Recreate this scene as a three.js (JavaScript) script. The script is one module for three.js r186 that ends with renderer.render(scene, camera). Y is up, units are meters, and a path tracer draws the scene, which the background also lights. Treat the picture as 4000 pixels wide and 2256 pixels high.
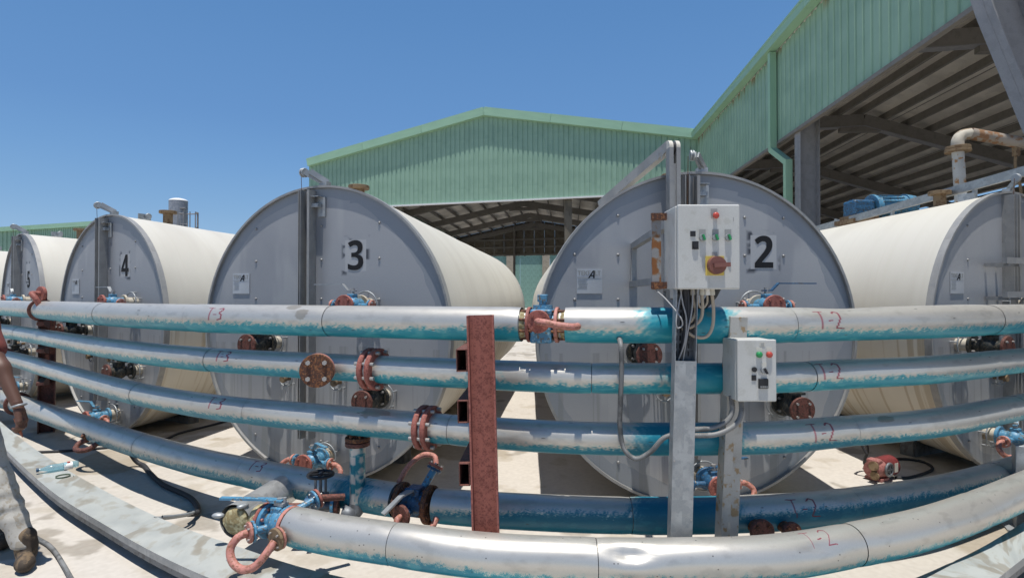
import * as THREE from 'three';
import { mergeGeometries, toCreasedNormals } from 'three/addons/utils/BufferGeometryUtils.js';
import { RoundedBoxGeometry } from 'three/addons/geometries/RoundedBoxGeometry.js';
import { MarchingCubes } from 'three/addons/objects/MarchingCubes.js';
import { FontLoader } from 'three/addons/loaders/FontLoader.js';

// ------------------------------------------------------------------ camera, sky, sun, exposure
const scene = new THREE.Scene();
const camera = new THREE.PerspectiveCamera(54.3, 1024 / 577, 0.05, 400);
camera.position.set(0, 1.70, 0);
camera.lookAt(0, 1.71, -1);
const renderer = new THREE.WebGLRenderer();
renderer.toneMapping = THREE.LinearToneMapping;
renderer.toneMappingExposure = 1.06;
renderer.shadowMap.enabled = true;

function lin(c) { c /= 255; return c <= 0.04045 ? c / 12.92 : Math.pow((c + 0.055) / 1.055, 2.4); }
{ // clear summer sky: one gradient with height, the same all round
  const W = 256, H = 128, data = new Float32Array(W * H * 4);
  const stops = [[-90, 190, 184, 170], [-4, 196, 196, 190], [0, 178, 203, 226], [4, 152, 188, 222], [8, 130, 172, 215], [12, 115, 160, 210], [16, 104, 149, 203], [26, 92, 138, 193], [40, 80, 124, 182], [60, 66, 108, 168], [90, 58, 98, 158]];
  for (let j = 0; j < H; j++) {
    const el = (j + 0.5) / H * 180 - 90;
    let k = 0; while (k < stops.length - 2 && el > stops[k + 1][0]) k++;
    const a = stops[k], b = stops[k + 1], t = Math.min(1, Math.max(0, (el - a[0]) / (b[0] - a[0])));
    for (let i = 0; i < W; i++) for (let c = 0; c < 4; c++)
      data[(j * W + i) * 4 + c] = c === 3 ? 1 : (lin(a[c + 1]) * (1 - t) + lin(b[c + 1]) * t) * 0.943;
  }
  const sky = new THREE.DataTexture(data, W, H, THREE.RGBAFormat, THREE.FloatType);
  sky.mapping = THREE.EquirectangularReflectionMapping; sky.magFilter = THREE.LinearFilter; sky.minFilter = THREE.LinearFilter; sky.needsUpdate = true;
  scene.background = sky; scene.environment = sky;
}
const sun = new THREE.DirectionalLight(new THREE.Color(1, 0.965, 0.91), 5);
sun.position.set(-0.7, 24.6, 3.9 - 4); sun.target.position.set(0, 0, -4);
sun.castShadow = true; sun.shadow.mapSize.set(4096, 4096);
Object.assign(sun.shadow.camera, { left: -35, right: 35, top: 45, bottom: -45, near: 1, far: 90 });
scene.add(sun, sun.target);

// ------------------------------------------------------------------ helpers
const V = (x, y, z) => new THREE.Vector3(x, y, z);
const P = (x, y, d) => V(x, y, -d);                      // d: metres into the yard
let seed = 7;
function rnd() { seed = (seed * 1664525 + 1013904223) >>> 0; return seed / 4294967296; }
function hash(x, y, s) { let h = (x * 374761393 + y * 668265263 + s * 1442695041) | 0; h = Math.imul(h ^ (h >>> 13), 1274126177); h ^= h >>> 16; return (h >>> 0) / 4294967296; }
function vn(x, y, s, wx = 0) {
  const xi = Math.floor(x), yi = Math.floor(y), fx = x - xi, fy = y - yi, u = fx * fx * (3 - 2 * fx), v = fy * fy * (3 - 2 * fy);
  const w = (a) => wx ? ((a % wx) + wx) % wx : a;
  const a = hash(w(xi), yi, s), b = hash(w(xi + 1), yi, s), c = hash(w(xi), yi + 1, s), d = hash(w(xi + 1), yi + 1, s);
  return a + (b - a) * u + (c - a) * v + (a - b - c + d) * u * v;
}
function fbm(x, y, s, o = 4) { let t = 0, a = 0.5; for (let i = 0; i < o; i++) { t += a * vn(x, y, s + i * 17); x *= 2.03; y *= 2.03; a *= 0.5; } return t / (1 - Math.pow(0.5, o)); }
const clamp = (x, a = 0, b = 1) => Math.min(b, Math.max(a, x));
const smooth = (a, b, x) => { const t = clamp((x - a) / (b - a)); return t * t * (3 - 2 * t); };
function tex(w, h, fn, srgb = true) {                    // fn(u, v) -> [r, g, b] 0..255, v up
  const d = new Uint8Array(w * h * 4);
  for (let j = 0; j < h; j++) for (let i = 0; i < w; i++) {
    const c = fn((i + 0.5) / w, (j + 0.5) / h), k = (j * w + i) * 4;
    d[k] = clamp(c[0], 0, 255); d[k + 1] = clamp(c[1], 0, 255); d[k + 2] = clamp(c[2], 0, 255); d[k + 3] = 255;
  }
  return wrapTex(new THREE.DataTexture(d, w, h), srgb);
}
function wrapTex(t, srgb) { t.magFilter = THREE.LinearFilter; t.minFilter = THREE.LinearMipmapLinearFilter; t.wrapS = t.wrapT = THREE.RepeatWrapping; if (srgb) t.colorSpace = THREE.SRGBColorSpace; t.needsUpdate = true; return t; }
const mix = (a, b, t) => [a[0] + (b[0] - a[0]) * t, a[1] + (b[1] - a[1]) * t, a[2] + (b[2] - a[2]) * t];

const used = {};
function numbered(n) { const k = used[n] = (used[n] || 0) + 1; return k === 1 ? n : n + '_' + String(k - 1).padStart(3, '0'); }
function tidy(g) { if (g.index) g = g.toNonIndexed(); for (const k of Object.keys(g.attributes)) if (!['position', 'normal', 'uv'].includes(k)) g.deleteAttribute(k); if (!g.attributes.uv) g.setAttribute('uv', new THREE.Float32BufferAttribute(new Float32Array(g.attributes.position.count * 2), 2)); return g; }
function mg(list) { list = list.flat(); return list.length === 1 ? list[0] : mergeGeometries(list.map(tidy)); }
function metric(g, k) { // texture laid on in metres, by the way each face points
  if (g.index) g = g.toNonIndexed();
  const p = g.attributes.position, n = p.count, uv = new Float32Array(n * 2), a = V(0, 0, 0), b = V(0, 0, 0), c = V(0, 0, 0);
  for (let i = 0; i < n; i += 3) {
    a.fromBufferAttribute(p, i); b.fromBufferAttribute(p, i + 1).sub(a); c.fromBufferAttribute(p, i + 2).sub(a); b.cross(c);
    const x = Math.abs(b.x), y = Math.abs(b.y), z = Math.abs(b.z);
    for (let j = i; j < i + 3; j++) { const X = p.getX(j), Y = p.getY(j), Z = p.getZ(j); uv[j * 2] = k * (x > y && x > z ? Z : X); uv[j * 2 + 1] = k * (y >= x && y >= z ? Z : Y); }
  }
  g.setAttribute('uv', new THREE.BufferAttribute(uv, 2)); return g;
}
function mesh(name, geos, mat, parent, label) {
  let geo = Array.isArray(geos) ? mg(geos) : geos; if (mat.userData.metric) geo = metric(geo, mat.userData.metric);
  const m = new THREE.Mesh(geo, mat); m.name = name; m.castShadow = m.receiveShadow = true;
  if (label) m.userData.label = label;
  if (parent) parent.add(m);
  return m;
}
function tag(o, label, category, group, kind) { o.userData.label = label; o.userData.category = category; if (group) o.userData.group = group; if (kind) o.userData.kind = kind; return o; }
function thing(name, label, category, pos = V(0, 0, 0), turn = 0, group) {
  const o = new THREE.Group(); o.name = numbered(name); o.position.copy(pos); o.rotation.y = turn; scene.add(o);
  return tag(o, label, category, group);
}
function struct(name, geos, mat, label) { const m = mesh(numbered(name), geos, mat, scene); m.userData = { kind: 'structure', label, category: name.replace(/_/g, ' ') }; return m; }
function box(w, h, d, x = 0, y = 0, z = 0, r = 0) { const g = r ? new RoundedBoxGeometry(w, h, d, 2, r) : new THREE.BoxGeometry(w, h, d); return g.translate(x, y, z); }
function bar(a, b, w, h, roll = 0) { // rectangular bar from a to b
  const l = a.distanceTo(b), g = new THREE.BoxGeometry(w, h, l), m = new THREE.Matrix4(), up = Math.abs(b.y - a.y) > 0.98 * l ? V(0, 0, 1) : V(0, 1, 0);
  m.lookAt(a, b, up); g.rotateZ(roll); g.applyMatrix4(m); const c = a.clone().add(b).multiplyScalar(0.5); return g.translate(c.x, c.y, c.z);
}
function cyl(a, b, r, r2 = r, seg = 20, open = false) {
  const l = a.distanceTo(b), g = new THREE.CylinderGeometry(r2, r, l, seg, 1, open);
  g.applyQuaternion(new THREE.Quaternion().setFromUnitVectors(V(0, 1, 0), b.clone().sub(a).normalize()));
  const c = a.clone().add(b).multiplyScalar(0.5); return g.translate(c.x, c.y, c.z);
}
function disc(c, axis, r, t, seg = 28, bev = 0.003) { // bevelled plate centred on c
  const g = new THREE.LatheGeometry([[0, -t / 2], [r - bev, -t / 2], [r, -t / 2 + bev], [r, t / 2 - bev], [r - bev, t / 2], [0, t / 2]].map(p => new THREE.Vector2(...p)), seg);
  const h = toCreasedNormals(g, 0.5); h.applyQuaternion(new THREE.Quaternion().setFromUnitVectors(V(0, 1, 0), axis.clone().normalize())); return h.translate(c.x, c.y, c.z);
}
function tube(pts, r, seg = 40, rad = 10, tension = 0.5) { return new THREE.TubeGeometry(new THREE.CatmullRomCurve3(pts, false, 'catmullrom', tension), seg, r, rad); }
function hex(c, axis, r, t) { return cyl(c, c.clone().add(axis.clone().normalize().multiplyScalar(t)), r, r, 6); }
function studs(list, mat, parent) { for (const g of list.flat()) mesh('bolt', g, mat, parent); }
function boltRing(c, axis, rad, n, r, t, ph = 0) {
  const a = axis.clone().normalize(), u = Math.abs(a.y) > 0.9 ? V(1, 0, 0) : V(0, 1, 0).cross(a).normalize(), w = a.clone().cross(u), out = [];
  for (let i = 0; i < n; i++) { const q = ph + i / n * 6.2832; out.push(hex(c.clone().addScaledVector(u, Math.cos(q) * rad).addScaledVector(w, Math.sin(q) * rad), a, r, t)); }
  return out;
}
const font = { bold: await new FontLoader().loadAsync('fonts/droid/droid_sans_bold.typeface.json'), reg: await new FontLoader().loadAsync('fonts/droid/droid_sans_regular.typeface.json') };
function text(str, size, f = 'bold', skew = 0, sx = 1) { // flat print, centred
  const g = new THREE.ShapeGeometry(font[f].generateShapes(str, size), 6); g.computeBoundingBox();
  const c = g.boundingBox.getCenter(V(0, 0, 0)); g.translate(-c.x, -c.y, 0); g.scale(sx, 1, 1);
  if (skew) g.applyMatrix4(new THREE.Matrix4().set(1, skew, 0, 0, 0, 1, 0, 0, 0, 0, 1, 0, 0, 0, 0, 1));
  return g;
}

// ------------------------------------------------------------------ materials
function std(o) { return new THREE.MeshStandardMaterial(o); }
let castTex; const castBump = () => castTex ??= tex(256, 256, (u, v) => { const n = 255 * fbm(u * 18, v * 18, 97, 4); return [n, n, n]; }, false);
function worn(base, spot, opt = {}) { // painted or bare surface with patches and specks
  const s = opt.seed || 1, sc = opt.scale || 6, amt = opt.amt ?? 0.35, dark = opt.dark || mix(base, [0, 0, 0], 0.35);
  const map = tex(256, 256, (u, v) => {
    const n = fbm(u * sc, v * sc, s), m = fbm(u * sc * 3.1, v * sc * 3.1, s + 40), k = hash(Math.floor(u * 256), Math.floor(v * 256), s);
    let c = mix(base, dark, clamp((n - 0.5) * 1.4 + 0.25) * 0.5);
    c = mix(c, spot, smooth(1 - amt - 0.08, 1 - amt + 0.05, m * 0.75 + n * 0.35));
    if (opt.chip) c = mix(c, opt.chip, smooth(0.60, 0.68, fbm(u * sc * 2.3 + 31, v * sc * 2.3, s + 70, 5)) * 0.8);
    const j = (k - 0.5) * 9; return [c[0] + j, c[1] + j, c[2] + j];
  });
  
  const m = std({ map, roughness: opt.rough ?? 0.6, metalness: opt.metal ?? 0 }); m.userData.metric = opt.k || 1.4; if (opt.bump) { m.bumpMap = castBump(); m.bumpScale = opt.bump; } return m;
}
const M = {
  galv: worn([168, 171, 172], [148, 152, 154], { seed: 3, scale: 9, amt: 0.4, rough: 0.5, metal: 0.45 }),
  galvDark: worn([120, 124, 128], [96, 98, 100], { seed: 4, rough: 0.55, metal: 0.4 }),
  oxide: worn([156, 94, 82], [118, 64, 56], { seed: 5, scale: 26, amt: 0.34, rough: 0.68, k: 2.2 }),
  oxideDark: worn([116, 70, 60], [84, 50, 40], { seed: 6, chip: [70, 52, 44], bump: 0.0012, k: 5, scale: 8, amt: 0.4, rough: 0.7 }),
  salmon: worn([186, 126, 114], [158, 104, 82], { seed: 8, chip: [122, 84, 62], bump: 0.0012, k: 5, scale: 7, amt: 0.3, rough: 0.62 }),
  rust: worn([82, 54, 42], [120, 74, 44], { seed: 9, chip: [150, 104, 66], bump: 0.0012, k: 5, scale: 9, amt: 0.35, rough: 0.8 }),
  ochreRust: worn([128, 108, 82], [98, 76, 54], { seed: 10, scale: 8, amt: 0.4, rough: 0.85 }),
  blue: worn([78, 134, 166], [126, 162, 178], { seed: 11, chip: [104, 84, 66], bump: 0.0012, k: 5, scale: 6, amt: 0.28, rough: 0.45 }),
  blueDark: worn([40, 82, 116], [60, 110, 145], { seed: 12, chip: [58, 52, 48], bump: 0.0012, k: 5, scale: 6, amt: 0.3, rough: 0.45 }),
  blackIron: worn([40, 44, 44], [64, 62, 54], { seed: 13, chip: [96, 84, 66], bump: 0.0012, k: 5, scale: 7, amt: 0.35, rough: 0.5, metal: 0.2 }),
  black: std({ color: new THREE.Color(0.014, 0.014, 0.016), roughness: 0.5 }),
  rubber: std({ color: new THREE.Color(0.03, 0.031, 0.034), roughness: 0.7 }),
  boxPaint: worn([190, 190, 185], [178, 177, 170], { seed: 15, scale: 5, amt: 0.25, rough: 0.4, dark: [172, 171, 165] }),
  bolt: std({ color: new THREE.Color(0.4, 0.38, 0.36), roughness: 0.45, metalness: 0.6 }),
  boltHead: worn([152, 151, 148], [142, 141, 139], { seed: 16, rough: 0.45, metal: 0.3 }),
  tankGrey: worn([152, 151, 148], [138, 138, 137], { seed: 17, rough: 0.5, metal: 0.15 }),
  cream: null, green: null, steelGrey: worn([138, 138, 140], [130, 130, 132], { seed: 19, rough: 0.6, dark: [126, 126, 128], k: 0.7 }),
  frameSteel: worn([124, 120, 114], [114, 110, 104], { seed: 20, rough: 0.7, dark: [108, 104, 99], k: 0.5 }),
  liner: worn([222, 215, 203], [206, 199, 188], { seed: 21, rough: 0.8, k: 0.3 }),
  lagging: worn([184, 176, 160], [146, 126, 100], { seed: 18, scale: 6, amt: 0.3, rough: 0.7 }),
  wool: worn([176, 168, 134], [138, 124, 90], { seed: 22, scale: 20, amt: 0.45, rough: 1 }),
  white: std({ color: new THREE.Color(0.72, 0.72, 0.70), roughness: 0.45 }),
  cable: std({ color: new THREE.Color(0.42, 0.35, 0.26), roughness: 0.6 }),
  cableGrey: std({ color: new THREE.Color(0.30, 0.30, 0.30), roughness: 0.6 }),
  ink: std({ color: new THREE.Color(0.008, 0.009, 0.012), roughness: 0.95 }),
  plate: worn([196, 198, 200], [178, 182, 188], { seed: 23, scale: 3, amt: 0.3, rough: 0.4, metal: 0.3 }),
  greyInk: std({ color: new THREE.Color(0.28, 0.28, 0.27), roughness: 0.6 }),
  redButton: std({ color: new THREE.Color(0.45, 0.06, 0.04), roughness: 0.35 }),
  greenButton: std({ color: new THREE.Color(0.02, 0.26, 0.08), roughness: 0.35 }),
  yellow: std({ color: new THREE.Color(0.58, 0.44, 0.09), roughness: 0.5 }),
  switchRed: worn([128, 82, 72], [116, 72, 62], { seed: 24, rough: 0.6 }),
  label: std({ color: new THREE.Color(0.55, 0.53, 0.46), roughness: 0.6 }),
  conduit: worn([128, 128, 126], [92, 92, 90], { seed: 25, scale: 5, rough: 0.55 }),
  interior: worn([112, 106, 94], [92, 86, 76], { seed: 26, rough: 0.85, k: 0.3 }),
};
{ // cream tank cladding: faint patches; dust runs on the underside of the sheets
  const map = tex(512, 512, (u, v) => {
    const n = fbm(u * 5, v * 9, 61), w = fbm(u * 60, v * 6, 62, 3);
    let c = mix([206, 201, 188], [192, 186, 173], clamp((n - 0.42) * 3) * 0.6);
    const band = (v < 0.2 || v > 0.30 && v < 0.5) ? 1 : 0.2;
    c = mix(c, [158, 142, 116], smooth(0.52, 0.72, w) * 0.55 * (v < 0.5 ? band : 0.06)); return c;
  });
  M.cream = std({ map, roughness: 0.5 });
  const gmap = tex(256, 256, (u, v) => { const n = fbm(u * 6, v * 6, 71), k = hash(Math.floor(u * 256), Math.floor(v * 256), 5); return mix([140, 171, 149], [128, 159, 138], clamp((n - 0.35) * 2)).map(c => c + (k - 0.5) * 5); });
  M.green = std({ map: gmap, roughness: 0.55 });
  const gt = tex(256, 256, (u, v) => mix([156, 192, 162], [144, 180, 152], fbm(u * 5, v * 5, 73)));
  M.greenTrim = std({ map: gt, roughness: 0.5 });
}

// ------------------------------------------------------------------ ground
const GY = 0.14;                                         // level of the yard
{
  const S = 40;
  const map = tex(2048, 2048, (u, v) => {
    const x = u * S, y = v * S, n = fbm(x * 0.5, y * 0.5, 31, 4), f = fbm(x * 4, y * 4, 32, 4), g = hash(Math.floor(u * 2048), Math.floor(v * 2048), 3);
    let c = mix([188, 181, 171], [175, 168, 158], clamp((n - 0.35) * 2.2) * 0.7);
    c = mix(c, [160, 150, 134], smooth(0.60, 0.72, f) * 0.5);
    c = mix(c, [134, 121, 100], smooth(0.64, 0.69, fbm(x * 0.9 + 7, y * 0.9, 33, 5)) * 0.5);
    c = mix(c, [120, 112, 100], smooth(0.70, 0.74, fbm(x * 2.3, y * 2.3 + 9, 34, 4)) * 0.5);
    const j = (g - 0.5) * 10; return [c[0] + j, c[1] + j, c[2] + j];
  });
  const bump = tex(512, 512, (u, v) => { const n = 255 * fbm(u * 24, v * 24, 35, 4); return [n, n, n]; }, false); bump.repeat.set(16, 16);
  const near = new THREE.PlaneGeometry(300, 300, 1, 1); near.rotateX(-Math.PI / 2); near.translate(0, GY, -60);
  const uv = near.attributes.uv, ps = near.attributes.position; for (let i = 0; i < 4; i++) uv.setXY(i, ps.getX(i) / S + 0.37, -ps.getZ(i) / S + 0.11);
  struct('ground', near, std({ map, bumpMap: bump, bumpScale: 0.004, roughness: 0.92 }), 'dusty beige concrete yard under tanks and pipes');
}

// ------------------------------------------------------------------ tanks
const R = 1.2, TCY = 1.385;
function tankFaceMap(s, size, nx) {
  return tex(size, size, (u, v) => {
    const x = (u - 0.5) * 2.4, y = (v - 0.5) * 2.4, r = Math.hypot(x, y) / R, a = Math.atan2(y, x);
    const n = fbm(u * 4, v * 4, s, 4), b = fbm(u * 9 + 3, v * 2.2, s + 5, 4), g = hash(Math.floor(u * size), Math.floor(v * size), s);
    let c = mix([156, 157, 159], [138, 140, 144], clamp((n - 0.4) * 2.5) * 0.75);           // two coats of silver grey
    c = mix(c, [168, 168, 168], smooth(0.52, 0.66, b) * 0.6);
    const edge = 0.945 - 0.05 * fbm(a * 5 + 9, s, s + 8, 4) * (a > -2.2 && a < 1.3 ? 1.7 : 0.8);  // old coat left along the rim, ragged
    if (r > edge) c = mix(c, [134, 139, 145], 0.8);
    // overspray left of the painted number and along the gauge channel
    c = mix(c, [112, 114, 118], 0.6 * smooth(0.20, 0.0, Math.abs(x - 0.02) + 0.13 * fbm(v * 6, u * 6, s + 2)) * (x > -0.05 ? 1 : 0) * smooth(-0.1, 0.25, y) * (0.75 + 0.5 * g));
    // runs below the nozzles
    const run = fbm(u * 70, v * 2, s + 9, 3); if (y < -0.1) c = mix(c, [122, 124, 122], smooth(0.54, 0.70, run) * 0.4);
    // lighter rectangle masked for the stencil with dark overspray round it
    const dx = Math.abs(x - nx), dy = Math.abs(y - 0.63), hw = 0.10, hh = 0.125, out = Math.max(dx - hw, dy - hh);
    if (out < 0) c = [172, 172, 172]; else if (out < 0.05) c = mix(c, [40, 43, 50], smooth(0.045, 0, out) * smooth(0.5, 0.68, fbm(u * 26, v * 26, s + 11, 3)) * 0.9);
    const j = (g - 0.5) * 7; return [c[0] + j, c[1] + j, c[2] + j];
  });
}
function shellGeo(len, skew) { // clad drum behind the end plate; skew turns its axis in plan
  const N = 72, K = 14, pos = [], uv = [], idx = [];
  for (let k = 0; k <= K; k++) for (let i = 0; i <= N; i++) {
    const l = len * k / K, a = i / N * 2 * Math.PI, w = 1 - 0.004 + 0.003 * Math.sin(a * 5 + k * 1.7) * (k % 3 === 1 ? 1 : 0.4);
    pos.push(Math.cos(a) * R * w + l * Math.sin(skew), Math.sin(a) * R * w, -0.012 - l * Math.cos(skew)); uv.push(l / 2.4, a / (2 * Math.PI) + 0.5);
  }
  for (let k = 0; k < K; k++) for (let i = 0; i < N; i++) { const a = k * (N + 1) + i, b = a + N + 1; idx.push(a, a + 1, b, b, a + 1, b + 1); }
  const g = new THREE.BufferGeometry(); g.setAttribute('position', new THREE.Float32BufferAttribute(pos, 3)); g.setAttribute('uv', new THREE.Float32BufferAttribute(uv, 2)); g.setIndex(idx); g.computeVertexNormals(); return g.translate(0, TCY, 0);
}
const boltGeo = new THREE.SphereGeometry(0.0115, 7, 4).scale(1, 1, 0.8);
function nozzleRing(parent, x, y, r) { // rod ring with spokes round a nozzle
  const g = [new THREE.TorusGeometry(r, 0.006, 6, 36).translate(x, y, 0.035)];
  for (let i = 0; i < 5; i++) { const a = 0.4 + i * 1.257; g.push(cyl(V(x + Math.cos(a) * r, y + Math.sin(a) * r, -0.02), V(x + Math.cos(a) * r, y + Math.sin(a) * r, 0.04), 0.006, 0.006, 6)); }
  mesh('nozzle_ring', g, M.galv, parent);
}
function nozzle(parent, x, y, len, r = 0.05) { const n = mesh('nozzle', [cyl(V(x, y, -0.02), V(x, y, len), r, r, 18)], M.lagging, parent); return n; }
const shiftOf = { 1: -0.42, 2: 0, 3: 0.10, 4: 0.22, 5: 0.34, 6: 0 };
function nozzlesOf(id) { const k = shiftOf[id]; return [[0.38 + k, 0.235, 0.10, 0.052], [-0.5 + 0.75 * k, -0.085, 0.09, 0.05], [0.58 + 0.5 * k, -0.47, 0.08, 0.05], [0.0 + k, id === 1 ? -0.84 : -0.98, 0.08, 0.055]]; }
function makeTank(o) {
  const t = thing('bitumen_tank', o.label, 'tank', P(o.x, 0, o.d), -o.yaw, 'horizontal tanks side by side');
  const face = new THREE.CircleGeometry(R - 0.004, 72).translate(0, TCY, -0.02);
  const fm = std({ map: tankFaceMap(o.seed, o.size, o.nx ?? 0.35), roughness: 0.5, metalness: 0.15 });
  const plate = mesh('end_plate', face, fm, t);
  const rimG = new THREE.LatheGeometry([[R - 0.012, -0.05], [R + 0.004, -0.05], [R + 0.006, 0.006], [R - 0.012, 0.006], [R - 0.014, -0.018]].map(p => new THREE.Vector2(...p)), 96).rotateX(Math.PI / 2).translate(0, TCY, 0);
  mesh('rim', toCreasedNormals(rimG, 0.6), M.tankGrey, t);
  const sk = o.axis - o.yaw;
  mesh('shell', shellGeo(o.len, sk), M.cream, t);
  const ex = o.len * Math.sin(sk), ez = -0.012 - o.len * Math.cos(sk);
  mesh('rear_plate', new THREE.CircleGeometry(R - 0.002, 48).rotateY(Math.PI).translate(ex, TCY, ez), M.tankGrey, t);
  for (const q of [0.12, 0.55, 0.9]) { // saddles
    const l = o.len * q, cx = l * Math.sin(sk), cz = -l * Math.cos(sk);
    mesh('saddle', [box(1.1, 0.26, 0.14, cx, 0.13, cz), box(0.08, 0.42, 0.12, cx - 0.52, 0.21, cz), box(0.08, 0.42, 0.12, cx + 0.52, 0.21, cz)], M.galvDark, t);
  }
  // level gauge channel: U section with its wire, and the pulley on top
  const c = -0.09, ch = mesh('gauge_channel', [box(0.10, 2.02, 0.006, c, TCY + 0.155, 0.0), box(0.006, 2.02, 0.095, c - 0.052, TCY + 0.155, 0.02), box(0.006, 2.02, 0.095, c - 0.026, TCY + 0.155, 0.03), box(0.022, 2.02, 0.085, c + 0.045, TCY + 0.155, 0.025)], M.tankGrey, t);
  const br = mesh('gauge_bracket', [box(0.07, 0.16, 0.01, c + 0.12, TCY + 1.03, -0.01), box(0.075, 0.03, 0.045, c + 0.085, TCY + 1.04, 0.02), box(0.075, 0.006, 0.07, c + 0.095, TCY + 1.11, 0.02)], M.galv, t);
  const pu = mesh('pulley', [disc(V(c - 0.01, TCY + 1.305, 0.06), V(1, 0, 0.25), 0.038, 0.014, 20), disc(V(c + 0.008, TCY + 1.305, 0.06), V(1, 0, 0.25), 0.038, 0.012, 20), disc(V(c, TCY + 1.305, 0.06), V(1, 0, 0.25), 0.028, 0.02, 20)], M.galv, t);
  mesh('pulley_arm', [bar(V(c + 0.015, TCY + 1.31, 0.07), V(c + 0.12, TCY + 1.235, -0.05), 0.016, 0.05), bar(V(c + 0.05, TCY + 1.315, 0.05), V(c + 0.15, TCY + 1.235, -0.05), 0.012, 0.045), box(0.07, 0.06, 0.06, c + 0.12, TCY + 1.212, -0.05)], M.galv, pu);
  mesh('wire', [tube([V(c - 0.03, TCY + 1.30, 0.06), V(c - 0.03, TCY + 0.4, 0.03), V(c - 0.03, TCY - 0.6, 0.03)], 0.0025, 6, 5)], M.rust, pu);
  // second pulley and vent flange on the crest of the drum
  const p2 = (l) => V(l * Math.sin(sk) + 0.02, TCY + R, -l * Math.cos(sk));
  const a2 = p2(0.5); mesh('rear_pulley', [box(0.08, 0.03, 0.08, a2.x, a2.y + 0.01, a2.z), box(0.016, 0.07, 0.14, a2.x - 0.02, a2.y + 0.045, a2.z), disc(V(a2.x + 0.01, a2.y + 0.055, a2.z - 0.03), V(1, 0, 0), 0.035, 0.02, 16)], M.galv, t);
  const a3 = p2(0.85); const vf = mesh('vent_flange', [disc(V(a3.x, a3.y + 0.15, a3.z), V(0, 1, 0), 0.10, 0.035, 28), cyl(V(a3.x, a3.y - 0.03, a3.z), V(a3.x, a3.y + 0.15, a3.z), 0.055)], M.ochreRust, t);
  // pop rivets on the end plate
  for (const bx of o.id === 2 ? [-0.926, -0.61, 0.343, 0.643] : [-0.66, 0.02, 0.57]) for (const by of [0.88, 0.60, 0.28, -0.25, -0.62, -0.88]) {
    if (Math.hypot(bx, by) > 1.12) continue;
    const m = mesh('bolt', boltGeo, M.boltHead, plate); m.position.set(bx, TCY + by, -0.018);
  }
  if (o.digit) { const d = mesh('stencilled_number', text(o.digit, 0.235, 'bold', 0, 0.92).translate(o.nx ?? 0.35, TCY + 0.63, -0.0165), M.ink, plate); if (o.digit === '5') d.position.set(0.05, -0.1, 0); }
  // maker's plate
  const np = mesh('name_plate', [box(0.185, 0.175, 0.006, -0.82, TCY + 0.41, -0.016)], M.plate, t);
  for (const [ch, x] of [['T', -0.893], ['E', -0.869], ['K', -0.845], ['F', -0.822], ['L', -0.771], ['T', -0.750]]) mesh('letter', text(ch, 0.034, 'bold').translate(x, TCY + 0.468, -0.0115), M.greyInk, np);
  mesh('logo', [text('A', 0.054, 'bold', 0.35).translate(-0.798, TCY + 0.459, -0.011)], M.ink, np);
  const lines = [box(0.17, 0.0015, 0.001, -0.82, TCY + 0.432, -0.012), text('www.tekfalt.com', 0.0085, 'bold').translate(-0.86, TCY + 0.438, -0.0115)];
  for (let i = 0; i < 7; i++) lines.push(box(0.05 + 0.02 * hash(i, 3, o.seed), 0.0028, 0.001, -0.875 + 0.01 * hash(i, 5, 2), TCY + 0.423 - i * 0.0105, -0.012));
  mesh('small_print', lines, M.greyInk, np);
  // nozzles with their rod rings
  for (const [x, y, l, r] of nozzlesOf(o.id)) { nozzle(t, x, TCY + y, l, r); if (y > -1.1) nozzleRing(t, x, TCY + y, 0.105); }
  for (const [x, y] of [[-0.29, -0.38], [0.21, -0.385]]) { mesh('thermowell', [cyl(V(x, TCY + y, -0.02), V(x, TCY + y, 0.06), 0.018), hex(V(x, TCY + y, 0.05), V(0, 0, 1), 0.028, 0.03)], M.ochreRust, t); nozzleRing(t, x, TCY + y, 0.062); }
  return t;
}
const tankSpecs = [
  { id: 2, x: 1.368, d: 4.07, yaw: -0.101, axis: 0.03, len: 7, seed: 102, size: 1024, digit: '2', nx: 0.49, label: 'nearest grey and cream tank, stencilled number two, behind the control cabinet' },
  { id: 3, x: -1.586, d: 4.595, yaw: 0.345, axis: 0.10, len: 7.2, seed: 103, size: 1024, digit: '3', label: 'grey and cream horizontal tank with stencilled number three, left of the red post' },
  { id: 4, x: -4.492, d: 6.245, yaw: 0.547, axis: 0.17, len: 7.5, seed: 104, size: 512, digit: '4', label: 'grey and cream horizontal tank with stencilled number four, seen obliquely' },
  { id: 5, x: -7.161, d: 8.185, yaw: 0.665, axis: 0.30, len: 7.5, seed: 105, size: 512, digit: '5', label: 'narrow looking grey and cream tank with number five near left edge' },
  { id: 6, x: -10.6, d: 10.9, yaw: 0.74, axis: 0.40, len: 7, seed: 106, size: 256, digit: '', label: 'tank at the far left edge, only its cream shell showing' },
  { id: 1, x: 4.349, d: 4.871, yaw: -0.427, axis: -0.005, len: 7, seed: 101, size: 512, digit: '', label: 'tank at the right edge with blue motor on top' },
];
const tankOf = {};
for (const s of tankSpecs) tankOf[s.id] = makeTank(s);
// point in front of a tank's end plate: x across, y from its centre, z out of the plate
function onTank(id, x, y, z) { const s = tankSpecs.find(q => q.id === id), c = Math.cos(s.yaw), n = Math.sin(s.yaw); return P(s.x + x * c - z * n, TCY + y, s.d - x * n - z * c); }
function tankYaw(id) { return -tankSpecs.find(q => q.id === id).yaw; }

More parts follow.
